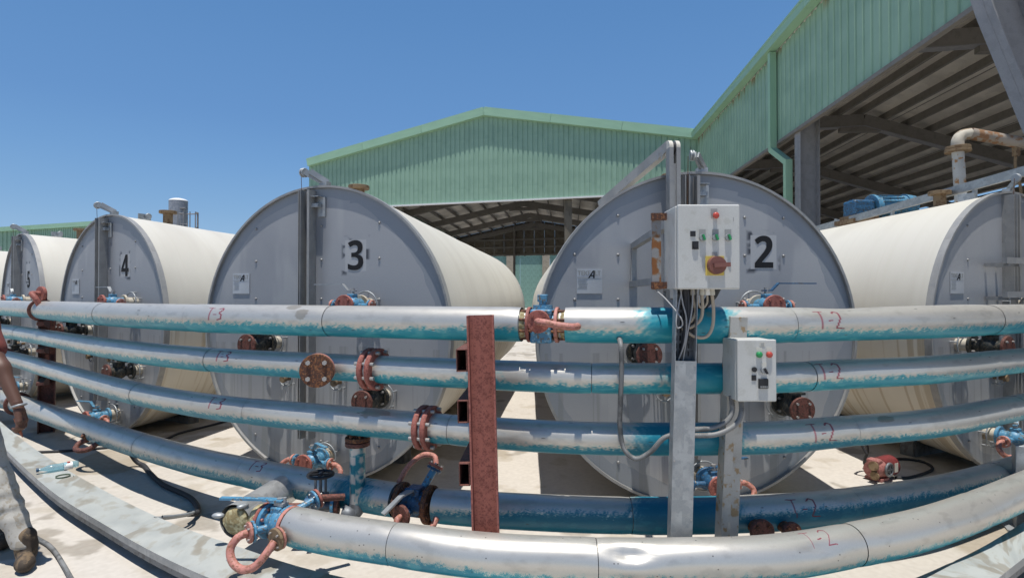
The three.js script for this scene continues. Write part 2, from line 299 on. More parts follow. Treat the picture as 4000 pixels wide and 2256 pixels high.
// ------------------------------------------------------------------ header pipes: bowed runs in front of the tanks
// plan of each run as [x, d] points; y is constant along it
const rackPlan = [[-11.62, 9.83], [-8.57, 8.19], [-6.24, 6.86], [-4.6, 5.62], [-2.98, 4.37], [-2.09, 3.83], [-1.66, 3.64], [-1.09, 3.43], [-0.43, 3.19], [0.27, 2.99], [0.8, 2.95], [1.43, 2.99], [1.83, 3.11], [2.47, 3.3], [3.44, 3.78], [4.54, 4.34], [5.81, 4.92]];
const backPlan = [[-8.62, 8.25], [-6.38, 7.02], [-4.4, 5.69], [-3.41, 5.0], [-2.37, 4.34], [-1.85, 4.07], [-1.19, 3.75], [-0.47, 3.46], [0.3, 3.33], [0.9, 3.3], [1.61, 3.36], [2.04, 3.46], [2.78, 3.71], [3.69, 4.16], [4.65, 4.65]];
const frontPlan = [[-1.5, 3.13], [-1.13, 2.93], [-0.9, 2.83], [-0.62, 2.74], [-0.24, 2.63], [0.12, 2.57], [0.7, 2.55], [1.17, 2.58], [1.59, 2.7], [2.11, 2.9], [2.7, 3.21], [3.16, 3.48], [3.92, 3.92]];
class Run {
  constructor(plan, y, back = 0) {
    this.c = new THREE.CatmullRomCurve3(plan.map(([x, d]) => P(x, y, d + back)), false, 'centripetal'); this.c.arcLengthDivisions = 600;
    this.L = this.c.getLength(); this.N = 800; this.s = []; for (let i = 0; i <= this.N; i++) this.s.push(this.c.getPointAt(i / this.N).x);
  }
  at(x) { let i = 0; while (i < this.N && this.s[i + 1] < x) i++; return clamp((i + (x - this.s[i]) / (this.s[i + 1] - this.s[i] || 1)) / this.N); }   // x -> 0..1
  p(x) { return this.c.getPointAt(this.at(x)); }
  dir(x) { return this.c.getTangentAt(this.at(x)).normalize(); }
  out(x) { const t = this.dir(x); return V(-t.z, 0, t.x); }                       // horizontal, to the walkway side
}
function jacket(run, x0, x1, r, bend) { // clad tube from x0 to x1; bend(x, angle) adds dents
  const u0 = run.at(x0), u1 = run.at(x1), L = (u1 - u0) * run.L, K = Math.max(2, Math.ceil(L / 0.055)), N = 40, pos = [], uv = [], idx = [];
  for (let k = 0; k <= K; k++) {
    const u = u0 + (u1 - u0) * k / K, c = run.c.getPointAt(u), t = run.c.getTangentAt(u), f = V(-t.z, 0, t.x).normalize();
    for (let i = 0; i <= N; i++) {
      const a = i / N * 2 * Math.PI - Math.PI / 2, lip = (k === 0 || k === K) ? -0.0025 : 0;          // a: 0 faces the walkway, 90 degrees up
      const rr = r + lip + (bend ? bend(c.x, a) : 0) + 0.0012 * (vn(u * run.L * 5, i / N * 8, 77, 0) - 0.5);
      pos.push(c.x + f.x * Math.cos(a) * rr, c.y + Math.sin(a) * rr, c.z + f.z * Math.cos(a) * rr); uv.push(u, i / N);
    }
  }
  for (let k = 0; k < K; k++) for (let i = 0; i < N; i++) { const a = k * (N + 1) + i, b = a + N + 1; idx.push(a, b, a + 1, b, b + 1, a + 1); }
  const g = new THREE.BufferGeometry(); g.setAttribute('position', new THREE.Float32BufferAttribute(pos, 3)); g.setAttribute('uv', new THREE.Float32BufferAttribute(uv, 2)); g.setIndex(idx); g.computeVertexNormals(); return g;
}
// paint on a run: teal under-coat, silver sprayed over it from the walkway side; teal stays underneath and where a post kept the spray off
function pipeMats(run, opt) {
  const W = 2048, H = 256, s = opt.seed, col = new Uint8Array(W * H * 4), rm = new Uint8Array(W * H * 4);
  const mask = (opt.masked || []).map(([a, b, k]) => [run.at(a) * W, run.at(b) * W, k]);
  const perPx = run.L / W;
  for (let i = 0; i < W; i++) {
    const m = i * perPx;                                   // metres along
    const wob = (fbm(m * 0.9, 0.5, s, 3) - 0.5) * 52 + (fbm(m * 14, 1.5, s + 3, 3) - 0.5) * 22;
    let cover = 0; for (const [a, b, k] of mask) { const w = 26; cover = Math.max(cover, k * smooth(a - w, a + w, i) * smooth(b + w, b - w, i)); }
    for (let j = 0; j < H; j++) {
      const ang = (j + 0.5) / H * 360 - 90, k = (j * W + i) * 4;               // degrees above the front
      const low = ang < 90 ? ang : 180 - ang;                                  // height on either side
      const fine = (fbm(m * (50 + s % 5 * 14) + j * 0.12 * (s % 3 - 1), j / H * 30, s + 9, 4) - 0.5) * 30;
      let lim = (opt.line ?? -24) + wob * 0.5 + (opt.rise ? opt.rise(m) : 0);
      let silver = smooth(lim - 9, lim + 9, low + fine + (hash(i, j, s + 6) - 0.5) * 16);
      if (cover > 0) silver *= smooth(0.15, 0.55, 1 - cover + fine * 0.012 + (ang > 60 ? 0.10 : 0) + (opt.spare || 0));
      const n = fbm(m * 1.7, j / H * 5, s + 30, 4), d = fbm(m * 13, j / H * 20, s + 31, 3), g = hash(i, j, s);
      let sv = mix([200, 196, 187], [182, 179, 171], clamp((n - 0.4) * 2.0) * 0.8);
      sv = mix(sv, [166, 162, 154], smooth(0.55, 0.8, d) * 0.35);
      if (opt.dirty) sv = mix(sv, [96, 92, 86], smooth(0.5, 0.68, fbm(m * 3, j / H * 5, s + 33, 4)) * opt.dirty(m));
      let tl = mix([28, 142, 158], [24, 116, 138], clamp((n - 0.35) * 2)); tl = mix(tl, [96, 170, 176], smooth(0.56, 0.74, d) * 0.5);
      if (opt.deep) tl = mix(tl, [14, 84, 112], opt.deep);
      let c = mix(tl, sv, silver);
      let speck = hash(i >> 1, j >> 1, s + 50) > 0.9985 ? 0.6 : 0; if (speck) c = mix(c, [50, 48, 46], speck);
      const jt = (g - 0.5) * 7; col[k] = clamp(c[0] + jt, 0, 255); col[k + 1] = clamp(c[1] + jt, 0, 255); col[k + 2] = clamp(c[2] + jt, 0, 255); col[k + 3] = 255;
      rm[k] = 0; rm[k + 1] = 255 * ((opt.rough || 0.41) + 0.10 * (n - 0.5)); rm[k + 2] = 255 * (opt.metal || 0.58) * silver; rm[k + 3] = 255;
    }
  }
  const scrawl = (x, str, size, ang0) => {                                     // felt pen: strokes in a unit box
    const G = { T: [[[0, 1], [0.55, 0.98]], [[0.3, 1], [0.33, 0]]], '-': [[[0.05, 0.42], [0.3, 0.43]]], 2: [[[0, 0.85], [0.18, 1], [0.42, 0.9], [0.42, 0.55], [0.1, 0.02], [0.6, 0.0]]], 3: [[[0.02, 0.92], [0.3, 1], [0.45, 0.82], [0.15, 0.56], [0.45, 0.4], [0.4, 0.1], [0.05, 0.02]]] };
    let cx = run.at(x) * W; const px = size / perPx, circ = 2 * Math.PI * opt.r, py = size / circ * H, y0 = (ang0 + 90) / 360 * H - py / 2;
    for (const ch of str) {
      for (const st of G[ch]) for (let q = 0; q < st.length - 1; q++) {
        const [a, b] = [st[q], st[q + 1]], n = 60;
        for (let e = 0; e <= n; e++) { const X = cx + (a[0] + (b[0] - a[0]) * e / n) * px, Y = y0 + (a[1] + (b[1] - a[1]) * e / n) * py;
          for (let dy = 0; dy <= 1; dy++) for (let dx = 0; dx <= 0; dx++) { const I = Math.round(X + dx), J = Math.round(Y + dy); if (I < 0 || I >= W || J < 0 || J >= H) continue; const k = (J * W + I) * 4; for (let c = 0; c < 3; c++) col[k + c] = col[k + c] * 0.62 + [130, 50, 62][c] * 0.38; rm[k + 2] = 60; } }
      }
      cx += px * (ch === '-' ? 0.45 : 0.72);
    }
  };
  for (const w of opt.writing || []) scrawl(...w);
  for (const [x, ang, w, h] of opt.stains || []) { // dried drip marks
    const X = run.at(x) * W, Y = (ang + 90) / 360 * H;
    for (let i = -60; i < 60; i++) for (let j = -60; j < 60; j++) { const I = Math.round(X + i), J = Math.round(Y + j); if (I < 0 || I >= W || J < 0 || J >= H) continue; const q = Math.hypot(i * perPx / w, j / H * 6.283 * opt.r / h) + (fbm(i * 0.09, j * 0.09, s + 60, 3) - 0.5) * 1.1; if (q < 1) { const k = (J * W + I) * 4; for (let c = 0; c < 3; c++) col[k + c] = col[k + c] * 0.55 + [128, 118, 102][c] * 0.45; } }
  }
  const map = wrapTex(new THREE.DataTexture(col, W, H), true), mr = wrapTex(new THREE.DataTexture(rm, W, H), false);
  map.wrapS = mr.wrapS = THREE.ClampToEdgeWrapping;
  return std({ map, roughnessMap: mr, metalnessMap: mr, roughness: 1, metalness: 1 });
}
function pipeRun(name, label, run, xs, r, mat, opt = {}) { // xs: joints between jacket sheets
  const mid = run.p((xs[0] + xs[xs.length - 1]) / 2), t = thing(name, label, 'pipe', V(mid.x, 0, mid.z), 0, opt.group);
  const off = V(-mid.x, 0, -mid.z), sh = g => g.translate(off.x, off.y, off.z);
  for (let i = 0; i < xs.length - 1; i++) mesh('jacket_sheet', sh(jacket(run, xs[i] + (i ? 0.0018 : 0), xs[i + 1] - 0.0018, r + (i % 2) * 0.0015, opt.bend)), mat, t);
  mesh('inner_pipe', sh(jacket(run, xs[0] - (opt.e0 || 0), xs[xs.length - 1] + (opt.e1 || 0), r - (opt.core || 0.016))), M.galv, t);
  for (const [x, rr, w, m] of opt.collars || []) { const c = run.p(x).add(off), d = run.dir(x); mesh('flange', [disc(c, d, rr, w, 40)], m || M.oxideDark, t); }
  for (const [x, rr] of opt.joints || []) { // bolted flange pair
    const c = run.p(x).add(off), d = run.dir(x), a = c.clone().addScaledVector(d, -0.026), b = c.clone().addScaledVector(d, 0.026);
    const f1 = mesh('flange', [disc(a, d, rr, 0.032, 40, 0.005)], M.oxide, t); mesh('flange', [disc(b, d, rr, 0.032, 40, 0.005)], M.oxide, t);
    mesh('gasket', [disc(c, d, rr - 0.018, 0.018, 32)], M.galv, t);
    for (let i = 0; i < 8; i++) { const q = (i + 0.5) / 8 * 6.2832, f = V(-d.z, 0, d.x), o = f.multiplyScalar(Math.cos(q) * (rr - 0.018)).add(V(0, Math.sin(q) * (rr - 0.018), 0)), e = c.clone().add(o); mesh('bolt', [hex(e.clone().addScaledVector(d, -0.065), d, 0.011, 0.13)], M.bolt, t); }
  }
  return t;
}
const y1 = 1.539, y2 = 1.258, y3 = 0.930, y4 = 0.450, y5 = 0.50;
const run1 = new Run(rackPlan, y1), run2 = new Run(rackPlan.map(([x, d]) => [x, d + 0.02]), y2), run3 = new Run(rackPlan.map(([x, d]) => [x, d + 0.06]), y3), run4 = new Run(backPlan.map(([x, d]) => [x, d - 0.10]), y4), run5 = new Run(frontPlan, y5);
const r1 = 0.0945, r2 = 0.081, r3 = 0.085, r4 = 0.100, r5 = 0.098;
{
  const G = 'silver header pipes on the rack';
  const m1 = pipeMats(run1, { r: r1, seed: 201, line: -20, masked: [[0.62, 1.16, 1]], spare: 0, writing: [[-1.97, 'T-3', 0.085, 22], [1.56, 'T-2', 0.10, 18]], stains: [[-1.25, 28, 0.05, 0.045], [-1.33, 60, 0.06, 0.03], [1.0, 40, 0.02, 0.02]] });
  pipeRun('header_pipe', 'top silver pipe left of the blue valve, pen mark T-3', run1, [-4.86, -4.55, -3.36, -2.18, -1.10, 0.055], r1, m1, { group: G, e1: 0.03, collars: [[-4.88, 0.118, 0.02]] });
  pipeRun('header_pipe', 'top silver pipe at the far left beyond the red collar', run1, [-11.4, -8.6, -6.6, -4.9], r1 * 0.97, m1, { group: G });
  pipeRun('header_pipe', 'top silver pipe right of the blue valve, pen mark T-2', run1, [0.285, 0.862, 1.46, 3.0, 5.6], r1, m1, { group: G, e0: 0.03, bend: (x, a) => a > 0.6 && a < 2.4 ? -0.012 * Math.exp(-Math.pow((x - 1.82) / 0.22, 2)) * Math.sin((a - 0.6) / 1.8 * Math.PI) + 0.006 * Math.exp(-Math.pow((x - 2.7) / 0.35, 2)) : 0 });
  const m2 = pipeMats(run2, { r: r2, seed: 202, line: -18, masked: [[-0.30, 0.0, 0.72], [0.74, 1.24, 1]], writing: [[-1.93, 'T-3', 0.075, 30], [1.60, 'T-2', 0.09, 25]] });
  pipeRun('header_pipe', 'second silver pipe from the top carrying a brown blind flange', run2, [-11.4, -8.0, -5.6, -3.21, -2.02, -0.82, 0.42, 1.59, 3.2, 5.6], r2, m2, { group: G, joints: [[-0.82, 0.125]] });
  const m3 = pipeMats(run3, { r: r3, seed: 203, line: -18, masked: [[-0.22, -0.02, 0.55], [0.6, 1.22, 1]], deep: 0.25, writing: [[-2.02, 'T-3', 0.085, 35], [1.56, 'T-2', 0.10, 20]], stains: [[2.1, 50, 0.05, 0.03], [-0.8, 60, 0.08, 0.05]] });
  pipeRun('header_pipe', 'third silver pipe from the top, level with the posts', run3, [-11.4, -8.4, -6.27, -5.25, -2.87, -1.72, -0.49, -0.34, 1.9, 3.4, 5.6], r3, m3, { group: G, collars: [[-6.27, 0.118, 0.024]], joints: [[-0.49, 0.128]] });
  const m4 = pipeMats(run4, { r: r4, seed: 204, line: -14, deep: 0.5, rise: m => smooth(9.2, 10.4, m) * 34, masked: [[-1.15, -0.75, 0.75], [0.62, 1.3, 0.95]], dirty: m => 0.9 * smooth(5.2, 3.2, m), writing: [[-1.78, 'T-3', 0.08, 55], [1.54, 'T-2', 0.10, 30]] });
  pipeRun('ground_pipe', 'stained low pipe lying behind the posts, left of its valve', run4, [-5.64, -4.2, -3.03, -1.86, -0.70], r4, m4, { group: G, collars: [[-5.66, 0.13, 0.03]] });
  pipeRun('ground_pipe', 'low pipe at the left edge past the dark flange', run4, [-8.4, -7.0, -5.7], r4 * 0.96, m4, { group: G });
  pipeRun('ground_pipe', 'teal stained low pipe running right from its valve', run4, [-0.45, 0.67, 2.0, 3.3, 4.6], r4, m4, { group: G });
  const dent = (x, a) => a > 0 && a < 2 ? -0.03 * Math.exp(-Math.pow((x - 0.52) / 0.07, 2) - Math.pow((a - 0.75) / 0.4, 2)) - 0.010 * Math.exp(-Math.pow((x - 1.38) / 0.06, 2) - Math.pow((a - 0.6) / 0.3, 2)) + 0.004 * Math.sin(x * 9) * Math.sin(a * 1.57) - 0.008 * Math.exp(-Math.pow((x - 2.35) / 0.2, 2) - Math.pow((a - 0.8) / 0.3, 2)) : 0;
  const m5 = pipeMats(run5, { r: r5, seed: 205, rough: 0.37, metal: 0.6, line: -22, rise: m => (m > 4 ? -6 : 0), writing: [[1.32, 'T-2', 0.085, 62]] });
  pipeRun('front_pipe', 'bright dented pipe in the foreground, lowest of all', run5, [-1.13, -0.56, 0.38, 1.62, 2.6, 3.8], r5, m5, { group: G, bend: dent, core: 0.045 });
}

// ------------------------------------------------------------------ valves on the tanks
function flangePair(parent, c, axis, r, m1, m2, bolts = 4) { // two plates, the first nearer the valve
  const a = axis.clone().normalize();
  mesh('flange', [disc(c.clone().addScaledVector(a, 0.009), a, r, 0.015, 26)], m1, parent);
  mesh('flange', [disc(c.clone().addScaledVector(a, 0.030), a, r, 0.017, 26)], m2, parent);
  studs(boltRing(c.clone().addScaledVector(a, -0.008), a, r * 0.72, bolts, 0.007, 0.058, 0.78), M.bolt, parent);
}
function leverBar(side, len, up = 0.05, w = 0.03) { // cranked flat bar
  const s = side, pts = [V(-0.03 * s, 0, 0), V(0.035 * s, 0, 0), V(0.085 * s, up, 0), V(len * s, up, 0)], g = [];
  for (let i = 0; i < 3; i++) g.push(bar(pts[i], pts[i + 1].clone().addScaledVector(pts[i + 1].clone().sub(pts[i]).normalize(), i < 2 ? 0.003 : 0), w, 0.008));
  return mg(g);
}
function plugValve(label, pos, turn, o = {}) {
  const t = thing('lever_valve', label, 'valve', pos, turn, 'blue lever valves'), B = o.body || M.blue, k = o.k || 1;
  const body = mesh('body', [cyl(V(0, 0, -0.10), V(0, 0, 0.09), 0.050, 0.050, 24), new THREE.SphereGeometry(0.066, 22, 14), box(0.06, 0.06, 0.06, 0, 0.055, 0, 0.008)], B, t);
  mesh('front_flange', [disc(V(0, 0, 0.098), V(0, 0, 1), 0.078, 0.022, 34)], M.oxide, t);
  studs(boltRing(V(0, 0, 0.105), V(0, 0, 1), 0.056, 4, 0.009, 0.014, 0.78), M.oxide, t);
  mesh('rear_flange', [disc(V(0, 0, -0.103), V(0, 0, 1), 0.078, 0.024, 34)], o.rear || B, t);
  for (const s of [-1, 1]) {
    mesh('side_port', [cyl(V(0.04 * s, -0.005, 0), V(0.15 * s, -0.005, 0), 0.021, 0.021, 14)], B, t);
    flangePair(t, V(0.145 * s, -0.005, 0), V(s, 0, 0), 0.046, B, M.salmon);
  }
  const st = mesh('stem', [cyl(V(0, 0.08, 0), V(0, 0.112, 0), 0.016, 0.016, 12), hex(V(0, 0.112, 0), V(0, 1, 0), 0.017, 0.016)], M.bolt, t);
  const lv = mesh('lever', leverBar(o.side || -1, o.len || 0.30), o.lever || B, t); lv.position.set(0, 0.108, 0); lv.rotation.y = o.swing || 0;
  if (o.jumper) for (const s of o.jumper) mesh('jumper_pipe', [tube([V(0.18 * s, -0.005, 0), V(0.235 * s, -0.01, 0.0), V(0.28 * s, -0.05, 0.02), V(0.25 * s, -0.10, 0.05), V(0.16 * s, -0.11, 0.08)], 0.019, 28, 10)], M.salmon, t);
  return t;
}
function wheelValve(label, pos, turn, o = {}) {
  const t = thing('gate_valve', label, 'valve', pos, turn, 'dark gate valves'), B = o.body || M.blackIron;
  mesh('body', [cyl(V(0, 0, -0.11), V(0, 0, 0.10), 0.048, 0.048, 20), new THREE.SphereGeometry(0.072, 20, 14).scale(0.9, 1, 1.1), box(0.085, 0.07, 0.085, 0, 0.06, 0, 0.012)], B, t);
  mesh('front_flange', [disc(V(0, 0, 0.11), V(0, 0, 1), 0.088, 0.022, 34)], o.front || M.oxideDark, t);
  mesh('rear_flange', [disc(V(0, 0, -0.115), V(0, 0, 1), 0.085, 0.022, 34)], B, t);
  studs([boltRing(V(0, 0, 0.117), V(0, 0, 1), 0.062, 4, 0.009, 0.016, 0.78), boltRing(V(0, 0, -0.10), V(0, 0, 1), 0.062, 4, 0.009, 0.02, 0.78)], M.bolt, t);
  const bn = mesh('bonnet', [box(0.12, 0.018, 0.12, 0, 0.10, 0, 0.004), cyl(V(0, 0.1, 0), V(0, 0.16, 0), 0.024, 0.018, 14)], B, t);
  studs([[-1, -1], [1, -1], [-1, 1], [1, 1]].map(([a, b]) => hex(V(a * 0.045, 0.109, b * 0.045), V(0, 1, 0), 0.009, 0.012)), M.galv, bn);
  const yoke = mesh('yoke', [bar(V(-0.028, 0.11, 0), V(-0.03, 0.21, 0), 0.012, 0.02), bar(V(0.028, 0.11, 0), V(0.03, 0.21, 0), 0.012, 0.02), box(0.08, 0.012, 0.03, 0, 0.212, 0), cyl(V(0, 0.14, 0), V(0, 0.25, 0), 0.008, 0.008, 10)], B, t);
  mesh('handwheel', [new THREE.TorusGeometry(0.062, 0.009, 8, 26).rotateX(Math.PI / 2).translate(0, 0.225, 0), box(0.12, 0.01, 0.012, 0, 0.225, 0), box(0.012, 0.01, 0.12, 0, 0.225, 0)], B, yoke);
  return t;
}
const az = 0.205, bz = 0.205;
const nn = { 2: 'tank number two', 3: 'tank number three', 4: 'tank number four', 5: 'tank number five', 1: 'right edge tank with the motor' };
for (const id of [2, 3, 4, 5, 1]) {
  const y = tankYaw(id), L = nn[id], Z = nozzlesOf(id);
  if (id !== 1) plugValve(`blue lever valve at mid height of ${L}, behind the top pipe`, onTank(id, Z[0][0], Z[0][1], az), y, { side: id === 2 ? 1 : -1, len: id === 2 ? 0.36 : 0.34, lever: id === 2 ? M.blueDark : M.galv, rear: M.lagging });
  wheelValve(`dark valve left of the gauge channel on ${L}`, onTank(id, Z[1][0], Z[1][1], bz), y, {});
  if (id !== 1) wheelValve(`dark valve at lower right of ${L}`, onTank(id, Z[2][0], Z[2][1], bz - 0.02), y, {});
  plugValve(`low blue valve with pink loops at the foot of ${L}`, onTank(id, Z[3][0], Z[3][1], az - 0.02), y, { side: id === 4 ? -1 : 1, swing: id === 3 ? -0.5 : id === 2 ? 0.1 : 0.3, len: 0.26, jumper: [-1, 1], body: id === 2 ? M.blueDark : M.blue });
}

// ------------------------------------------------------------------ valves and branches on the header pipes
function runFrame(run, x) { const p = run.p(x), t = run.dir(x); return { p, turn: Math.atan2(-t.z, t.x) }; }   // local x along the pipe, z to the walkway
{ // blue valve joining the two halves of the top pipe
  const f = runFrame(run1, 0.165), t = thing('jacketed_valve', 'square blue valve between two red flanges in the top pipe', 'valve', f.p, f.turn);
  mesh('body', [box(0.115, 0.178, 0.15, 0, -0.005, 0, 0.012), cyl(V(-0.09, 0, 0), V(0.09, 0, 0), 0.062, 0.062, 24), cyl(V(0, 0, 0), V(0, 0.105, 0), 0.06, 0.052, 22)], M.blue, t);
  mesh('top_cap', [box(0.052, 0.04, 0.052, 0, 0.142, 0, 0.005), cyl(V(0, 0.09, 0), V(0, 0.13, 0), 0.02)], M.blue, t, 'pale blue square cap on the stem');
  for (const x of [-0.072, 0.078]) mesh('flange', [disc(V(x, 0, 0), V(1, 0, 0), 0.095, 0.018, 40)], x < 0 ? M.oxide : M.salmon, t);
  studs([boltRing(V(-0.115, 0, 0), V(1, 0, 0), 0.078, 8, 0.008, 0.07, 0.4), boltRing(V(0.055, 0, 0), V(1, 0, 0), 0.078, 8, 0.008, 0.07, 0.4)], M.rust, t);
  mesh('cover_flange', [disc(V(-0.005, 0.022, 0.105), V(0, 0, 1), 0.060, 0.024, 34)], M.oxide, t);
  studs(boltRing(V(-0.005, 0.022, 0.114), V(0, 0, 1), 0.044, 4, 0.0095, 0.014, 0.78), M.oxide, t);
  mesh('jumper_pipe', [tube([V(-0.005, 0.022, 0.10), V(0.0, 0.022, 0.145), V(0.035, 0.020, 0.168), V(0.10, 0.008, 0.170), V(0.165, 0.0, 0.166), V(0.19, -0.001, 0.135), V(0.195, -0.002, 0.085)], 0.019, 40, 12)], M.salmon, t);
  mesh('insulation', [cyl(V(-0.115, 0, 0), V(-0.08, 0, 0), 0.080, 0.074, 18), cyl(V(0.088, 0, 0), V(0.122, 0, 0), 0.072, 0.080, 18)], M.wool, t, 'ragged mineral wool showing at the jacket ends');
}
{ // blind flange on the second pipe
  const f = runFrame(run2, -1.16), t = thing('blind_flange', 'brown round blind flange with four bolts on the second pipe', 'flange', f.p, 0.12);
  mesh('branch', [cyl(V(0.0, 0, 0.02), V(-0.0, 0, 0.17), 0.06, 0.06, 24)], M.salmon, t);
  mesh('plate', [disc(V(0, 0, 0.196), V(0, 0, 1), 0.098, 0.022, 44)], M.rust, t); mesh('ring', [disc(V(0, 0, 0.172), V(0, 0, 1), 0.098, 0.022, 44)], M.salmon, t);
  studs(boltRing(V(0, 0, 0.205), V(0, 0, 1), 0.066, 4, 0.014, 0.016, 0.78), M.bolt, t);
}
for (const [x, r, lb, y] of [[1.335, 0.066, 'larger rusty blind flange low beside the square post', 0.0], [1.50, 0.054, 'smaller rusty blind flange low on the ground pipe', -0.01]]) {
  const f = runFrame(run4, x), t = thing('blind_flange', lb, 'flange', f.p, f.turn, 'rusty blind flanges on the low pipe');
  mesh('branch', [cyl(V(0, y - 0.03, 0.05), V(0, y - 0.03, 0.16), r * 0.6, r * 0.6, 20)], M.rust, t);
  mesh('plate', [disc(V(0, y - 0.03, 0.172), V(0, 0, 1), r, 0.026, 36)], M.oxideDark, t); studs(boltRing(V(0, y - 0.03, 0.182), V(0, 0, 1), r * 0.68, 4, 0.009, 0.012, 0.78), M.rust, t);
}
{ // valve in the low pipe with a hoop above and a pink loop below
  const f = runFrame(run4, -0.575), t = thing('jacketed_valve', 'dark blue valve in the low pipe left of the red post', 'valve', f.p, f.turn); t.scale.setScalar(0.92);
  mesh('body', [cyl(V(-0.09, 0, 0), V(0.09, 0, 0), 0.088, 0.088, 30), box(0.1, 0.12, 0.1, 0, 0.05, 0.01, 0.012)], M.blueDark, t);
  for (const x of [-0.105, 0.10]) mesh('flange', [disc(V(x, 0, 0), V(1, 0, 0), 0.122, 0.034, 40)], M.rust, t);
  studs([boltRing(V(-0.13, 0, 0), V(1, 0, 0), 0.104, 8, 0.010, 0.06, 0.4), boltRing(V(0.07, 0, 0), V(1, 0, 0), 0.104, 8, 0.010, 0.06, 0.4)], M.rust, t);
  const up = V(0.07, 0.19, -0.10).normalize(); mesh('upper_port', [cyl(V(0.02, 0.06, -0.02), V(0.075, 0.19, -0.10), 0.024)], M.blue, t);
  flangePair(t, V(0.075, 0.19, -0.10), up, 0.052, M.blueDark, M.oxide);
  mesh('hoop_pipe', [tube([V(0.085, 0.225, -0.12), V(0.06, 0.27, -0.14), V(-0.02, 0.275, -0.13), V(-0.10, 0.21, -0.09), V(-0.15, 0.12, -0.06), V(-0.17, 0.04, -0.03)], 0.018, 40, 10)], M.salmon, t);
  mesh('front_flange', [disc(V(-0.03, -0.035, 0.14), V(-0.3, 0, 1), 0.068, 0.026, 34)], M.oxideDark, t); mesh('front_port', [cyl(V(0, -0.02, 0.05), V(-0.03, -0.035, 0.14), 0.03)], M.blueDark, t);
  mesh('loop_pipe', [tube([V(-0.03, -0.035, 0.15), V(-0.035, -0.05, 0.19), V(-0.02, -0.11, 0.2), V(0.05, -0.14, 0.2), V(0.13, -0.135, 0.19), V(0.175, -0.10, 0.15), V(0.19, -0.04, 0.085)], 0.019, 40, 10)], M.salmon, t);
  mesh('lever', [bar(V(-0.005, 0.10, 0.05), V(-0.04, 0.085, 0.12), 0.045, 0.012), bar(V(-0.04, 0.085, 0.115), V(-0.105, 0.0, 0.235), 0.04, 0.012)], M.galv, t, 'worn lever handle pointing to the walkway');
}
{ // riser between third pipe and ground pipe, with its small gate valve
  const t = thing('riser_pipe', 'short upright silver and teal pipe under the third pipe', 'pipe', P(-0.95, 0, 3.47));
  const w = worn([196, 196, 194], [36, 120, 140], { seed: 31, scale: 4, amt: 0.42, rough: 0.4, metal: 0.5 });
  mesh('jacket', [cyl(V(0, 0.40, 0), V(0, 0.77, 0), 0.047, 0.047, 24)], w, t);
  mesh('flange', [disc(V(0, 0.785, 0), V(0, 1, 0), 0.075, 0.026, 34)], M.oxideDark, t); mesh('flange', [disc(V(0, 0.815, 0), V(0, 1, 0), 0.075, 0.026, 34)], M.rust, t);
  studs(boltRing(V(0, 0.77, 0), V(0, 1, 0), 0.055, 6, 0.009, 0.085), M.rust, t);
  mesh('neck', [cyl(V(0, 0.82, 0), V(0, 0.88, 0.0), 0.035)], M.rust, t);
  mesh('elbow', [tube([V(0, 0.42, 0), V(-0.005, 0.385, 0.005), V(-0.04, 0.36, 0.02), V(-0.085, 0.37, 0.02)], 0.048, 18, 20)], M.galvDark, t);
  const g = thing('small_gate_valve', 'small grey gate valve with black handwheel above low pipe', 'valve', P(-1.17, 0.41, 3.47), 0.12);
  mesh('body', [cyl(V(-0.07, 0, 0.03), V(0.07, 0, 0.03), 0.032), box(0.06, 0.11, 0.06, 0, 0.02, 0.03, 0.008), box(0.085, 0.03, 0.07, 0, 0.065, 0.03, 0.004)], M.galvDark, g);
  mesh('flange', [disc(V(-0.075, 0, 0.03), V(1, 0, 0), 0.065, 0.028, 30)], M.blueDark, g); mesh('flange', [disc(V(0.075, 0, 0.03), V(1, 0, 0), 0.068, 0.02, 30)], M.blue, g); mesh('flange', [disc(V(0.098, 0, 0.03), V(1, 0, 0), 0.068, 0.02, 30)], M.oxideDark, g);
  mesh('yoke', [bar(V(-0.03, 0.08, 0.03), V(-0.03, 0.17, 0.03), 0.012, 0.018), bar(V(0.03, 0.08, 0.03), V(0.03, 0.17, 0.03), 0.012, 0.018), cyl(V(0, 0.07, 0.03), V(0, 0.21, 0.03), 0.009)], M.galvDark, g);
  mesh('handwheel', [new THREE.TorusGeometry(0.072, 0.011, 8, 28).rotateX(Math.PI / 2).translate(0, 0.195, 0.03), box(0.14, 0.012, 0.014, 0, 0.195, 0.03), box(0.014, 0.012, 0.14, 0, 0.195, 0.03)], M.black, g);
  mesh('link_pipe', [cyl(V(-0.19, 0.0, 0.02), V(-0.085, 0, 0.03), 0.026)], M.oxideDark, g);
}
